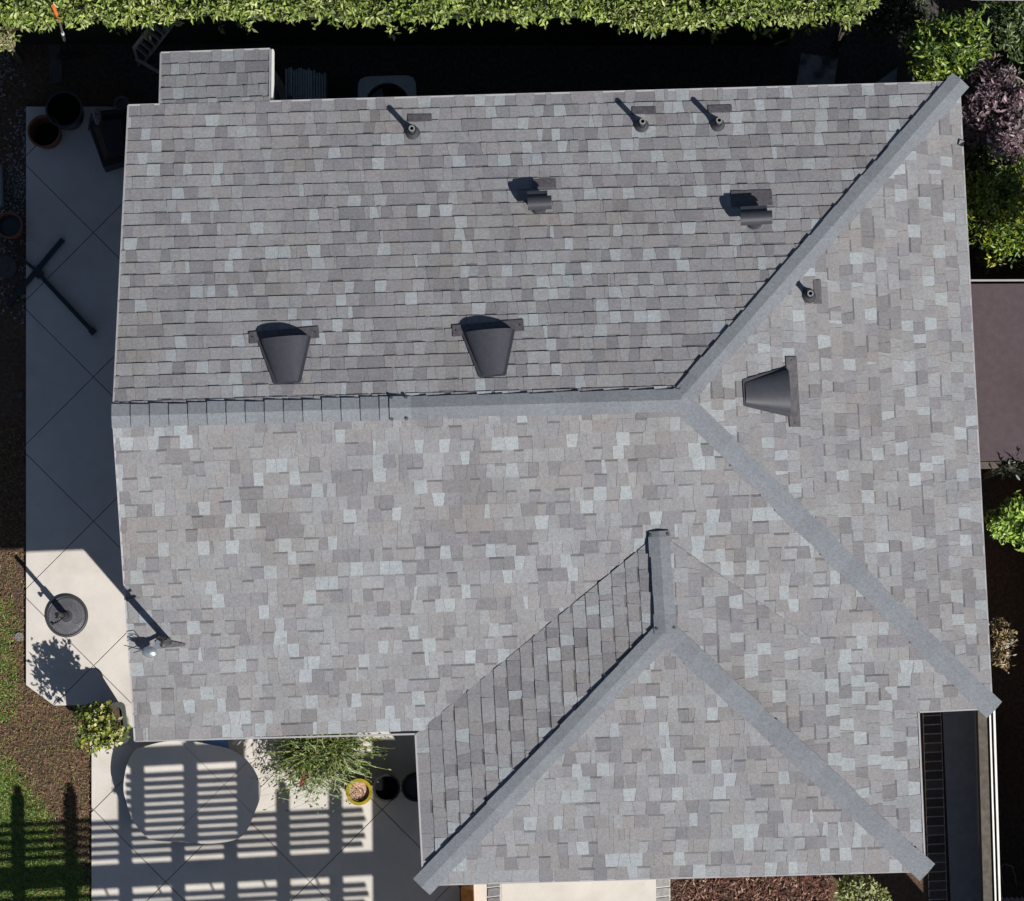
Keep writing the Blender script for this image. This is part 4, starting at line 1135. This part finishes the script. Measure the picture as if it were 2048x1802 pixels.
def bladepos(r):
    x, y = r.uniform(-60, 183), r.uniform(1200, 1850)
    if x > 50 and y < 1430: return None
    nz = .5+.25*math.sin(x/17+y/31)+.25*math.sin(x/11-y/23+2)
    lim = max(0, min(1, (y-1600+(90-x)*1.4)/120)) if y > 1440 else max(0, 1-x/38)*(.9 if y > 1260 else .3)
    if x > 120 and y < 1660: lim *= .5
    return (x, y) if r.random() < lim*(.35+.65*nz) + .004 else None
r_ = np.random.default_rng(8); bp2 = []
while len(bp2) < 42000:
    p = bladepos(r_)
    if p: bp2.append(p)
B = np.array([tuple(P(a, b, 0)) for a, b in bp2]); n = len(B)
an = r_.uniform(0, 2*math.pi, n); D = np.stack([np.cos(an)*.8, np.sin(an)*.8, r_.uniform(.1, .6, n)], 1)
gp_ = np.array([(.17, .31, .04), (.12, .24, .035), (.24, .36, .06), (.33, .38, .12), (.08, .15, .025)])
C = gp_[r_.integers(0, 5, n)]*r_.uniform(.7, 1.3, (n, 1))
tag(leaf_mesh('grass', B, D, r_.normal(0, .4, (n, 3))+[0, 0, 1], 0.055*r_.uniform(.6, 1.4, n), .009*r_.uniform(.7, 1.3, n), C, droop=.25), 'short green lawn grass in the bottom left corner', kind='stuff')
chips('leaf_litter', 5000, lambda r: (r.uniform(-40, 2000), r.uniform(30, 215)), .035, .014, [(.05, .04, .03), (.03, .025, .02), (.08, .06, .045)], 'sparse fallen leaves on the dark side yard', M_CHIP, .02, .5, 4)
# gravel
rg = random.Random(5); gv = MB()
ico = [(0, 0, 1), (.894, 0, .447), (.276, .851, .447), (-.724, .526, .447), (-.724, -.526, .447), (.276, -.851, .447), (0, 0, -.3)]
icf = [(0, 1, 2), (0, 2, 3), (0, 3, 4), (0, 4, 5), (0, 5, 1), (6, 2, 1), (6, 3, 2), (6, 4, 3), (6, 5, 4), (6, 1, 5)]
for k in range(5200):
    x, y = rg.uniform(-50, 52), rg.uniform(105, 650)
    if rg.random() > .55+.45*math.sin(y/60+x/20): continue
    s = rg.uniform(.006, .017); q = P(x, y, 0); c = rg.choice([.09, .13, .18, .26, .07])
    a = rg.uniform(0, 6.28); ca, sa = math.cos(a), math.sin(a); ex_ = rg.uniform(.7, 1.5)
    gv.add([(q.x+(vx*ca*ex_-vy*sa)*s, q.y+(vx*sa*ex_+vy*ca)*s, vz*s*.7+.004) for vx, vy, vz in ico], icf, (c, c*.96, c*.9))
tag(gv.build('gravel', mat('gravel_stone', (.2, .2, .2), .85, .15, 60, attr=True)), 'grey gravel strip in the house shade at the left edge', kind='stuff')
# lids and sprinklers
def disc(name, label, cat, px, py, r, m, group=None):
    c = P(px, py, .02); mb = MB(); mb.lathe((c.x, c.y, 0), [(r, 0), (r, .022), (r*.86, .028), (r*.84, .022), (r*.35, .022), (r*.33, .03), (0, .03)], 26)
    return tag(mb.build(name, m), label, cat, group)
disc('valve_lid', 'round grey lid set in gravel left of the crossed stand', 'lid', 10, 534, .135, mat('lid_stone', (.07, .065, .06), .9, .2, 20, .2))
disc('sprinkler_head', 'small round sprinkler head in the shaded strip', 'sprinkler', 40, 790, .042, M_FLASH)
disc('sprinkler_head', 'pale round sprinkler head in the sunlit dirt strip', 'sprinkler', 38, 1273, .05, M_PIPE)
mb = MB(); mb.tube([P(1, 330, .05), P(4, 412, .05)], .03, 10); tag(mb.build('pipe_piece', M_PIPE), 'short pale pipe lying on gravel at the left edge', 'pipe')
ld_ = MB(); ld_.bar(P(1905, 282, 2.66), P(1926, 286, 2.60), .02, .012)
ctw = MB(); cc_ = on_plane(PL['east'], 1921, 287)
ctw.prism([cc_+Vector((-.03, -.02, .02)), cc_+Vector((.02, -.04, .02)), cc_+Vector((.04, .02, .02)), cc_+Vector((-.01, .03, .02))], [cc_+Vector((-.03, -.02, .035)), cc_+Vector((.02, -.04, .05)), cc_+Vector((.04, .02, .03)), cc_+Vector((-.01, .03, .045))])
tag(ctw.build('dead_leaf', M_DKMETAL), 'small dark dead leaf on the upper right roof edge', 'leaf')
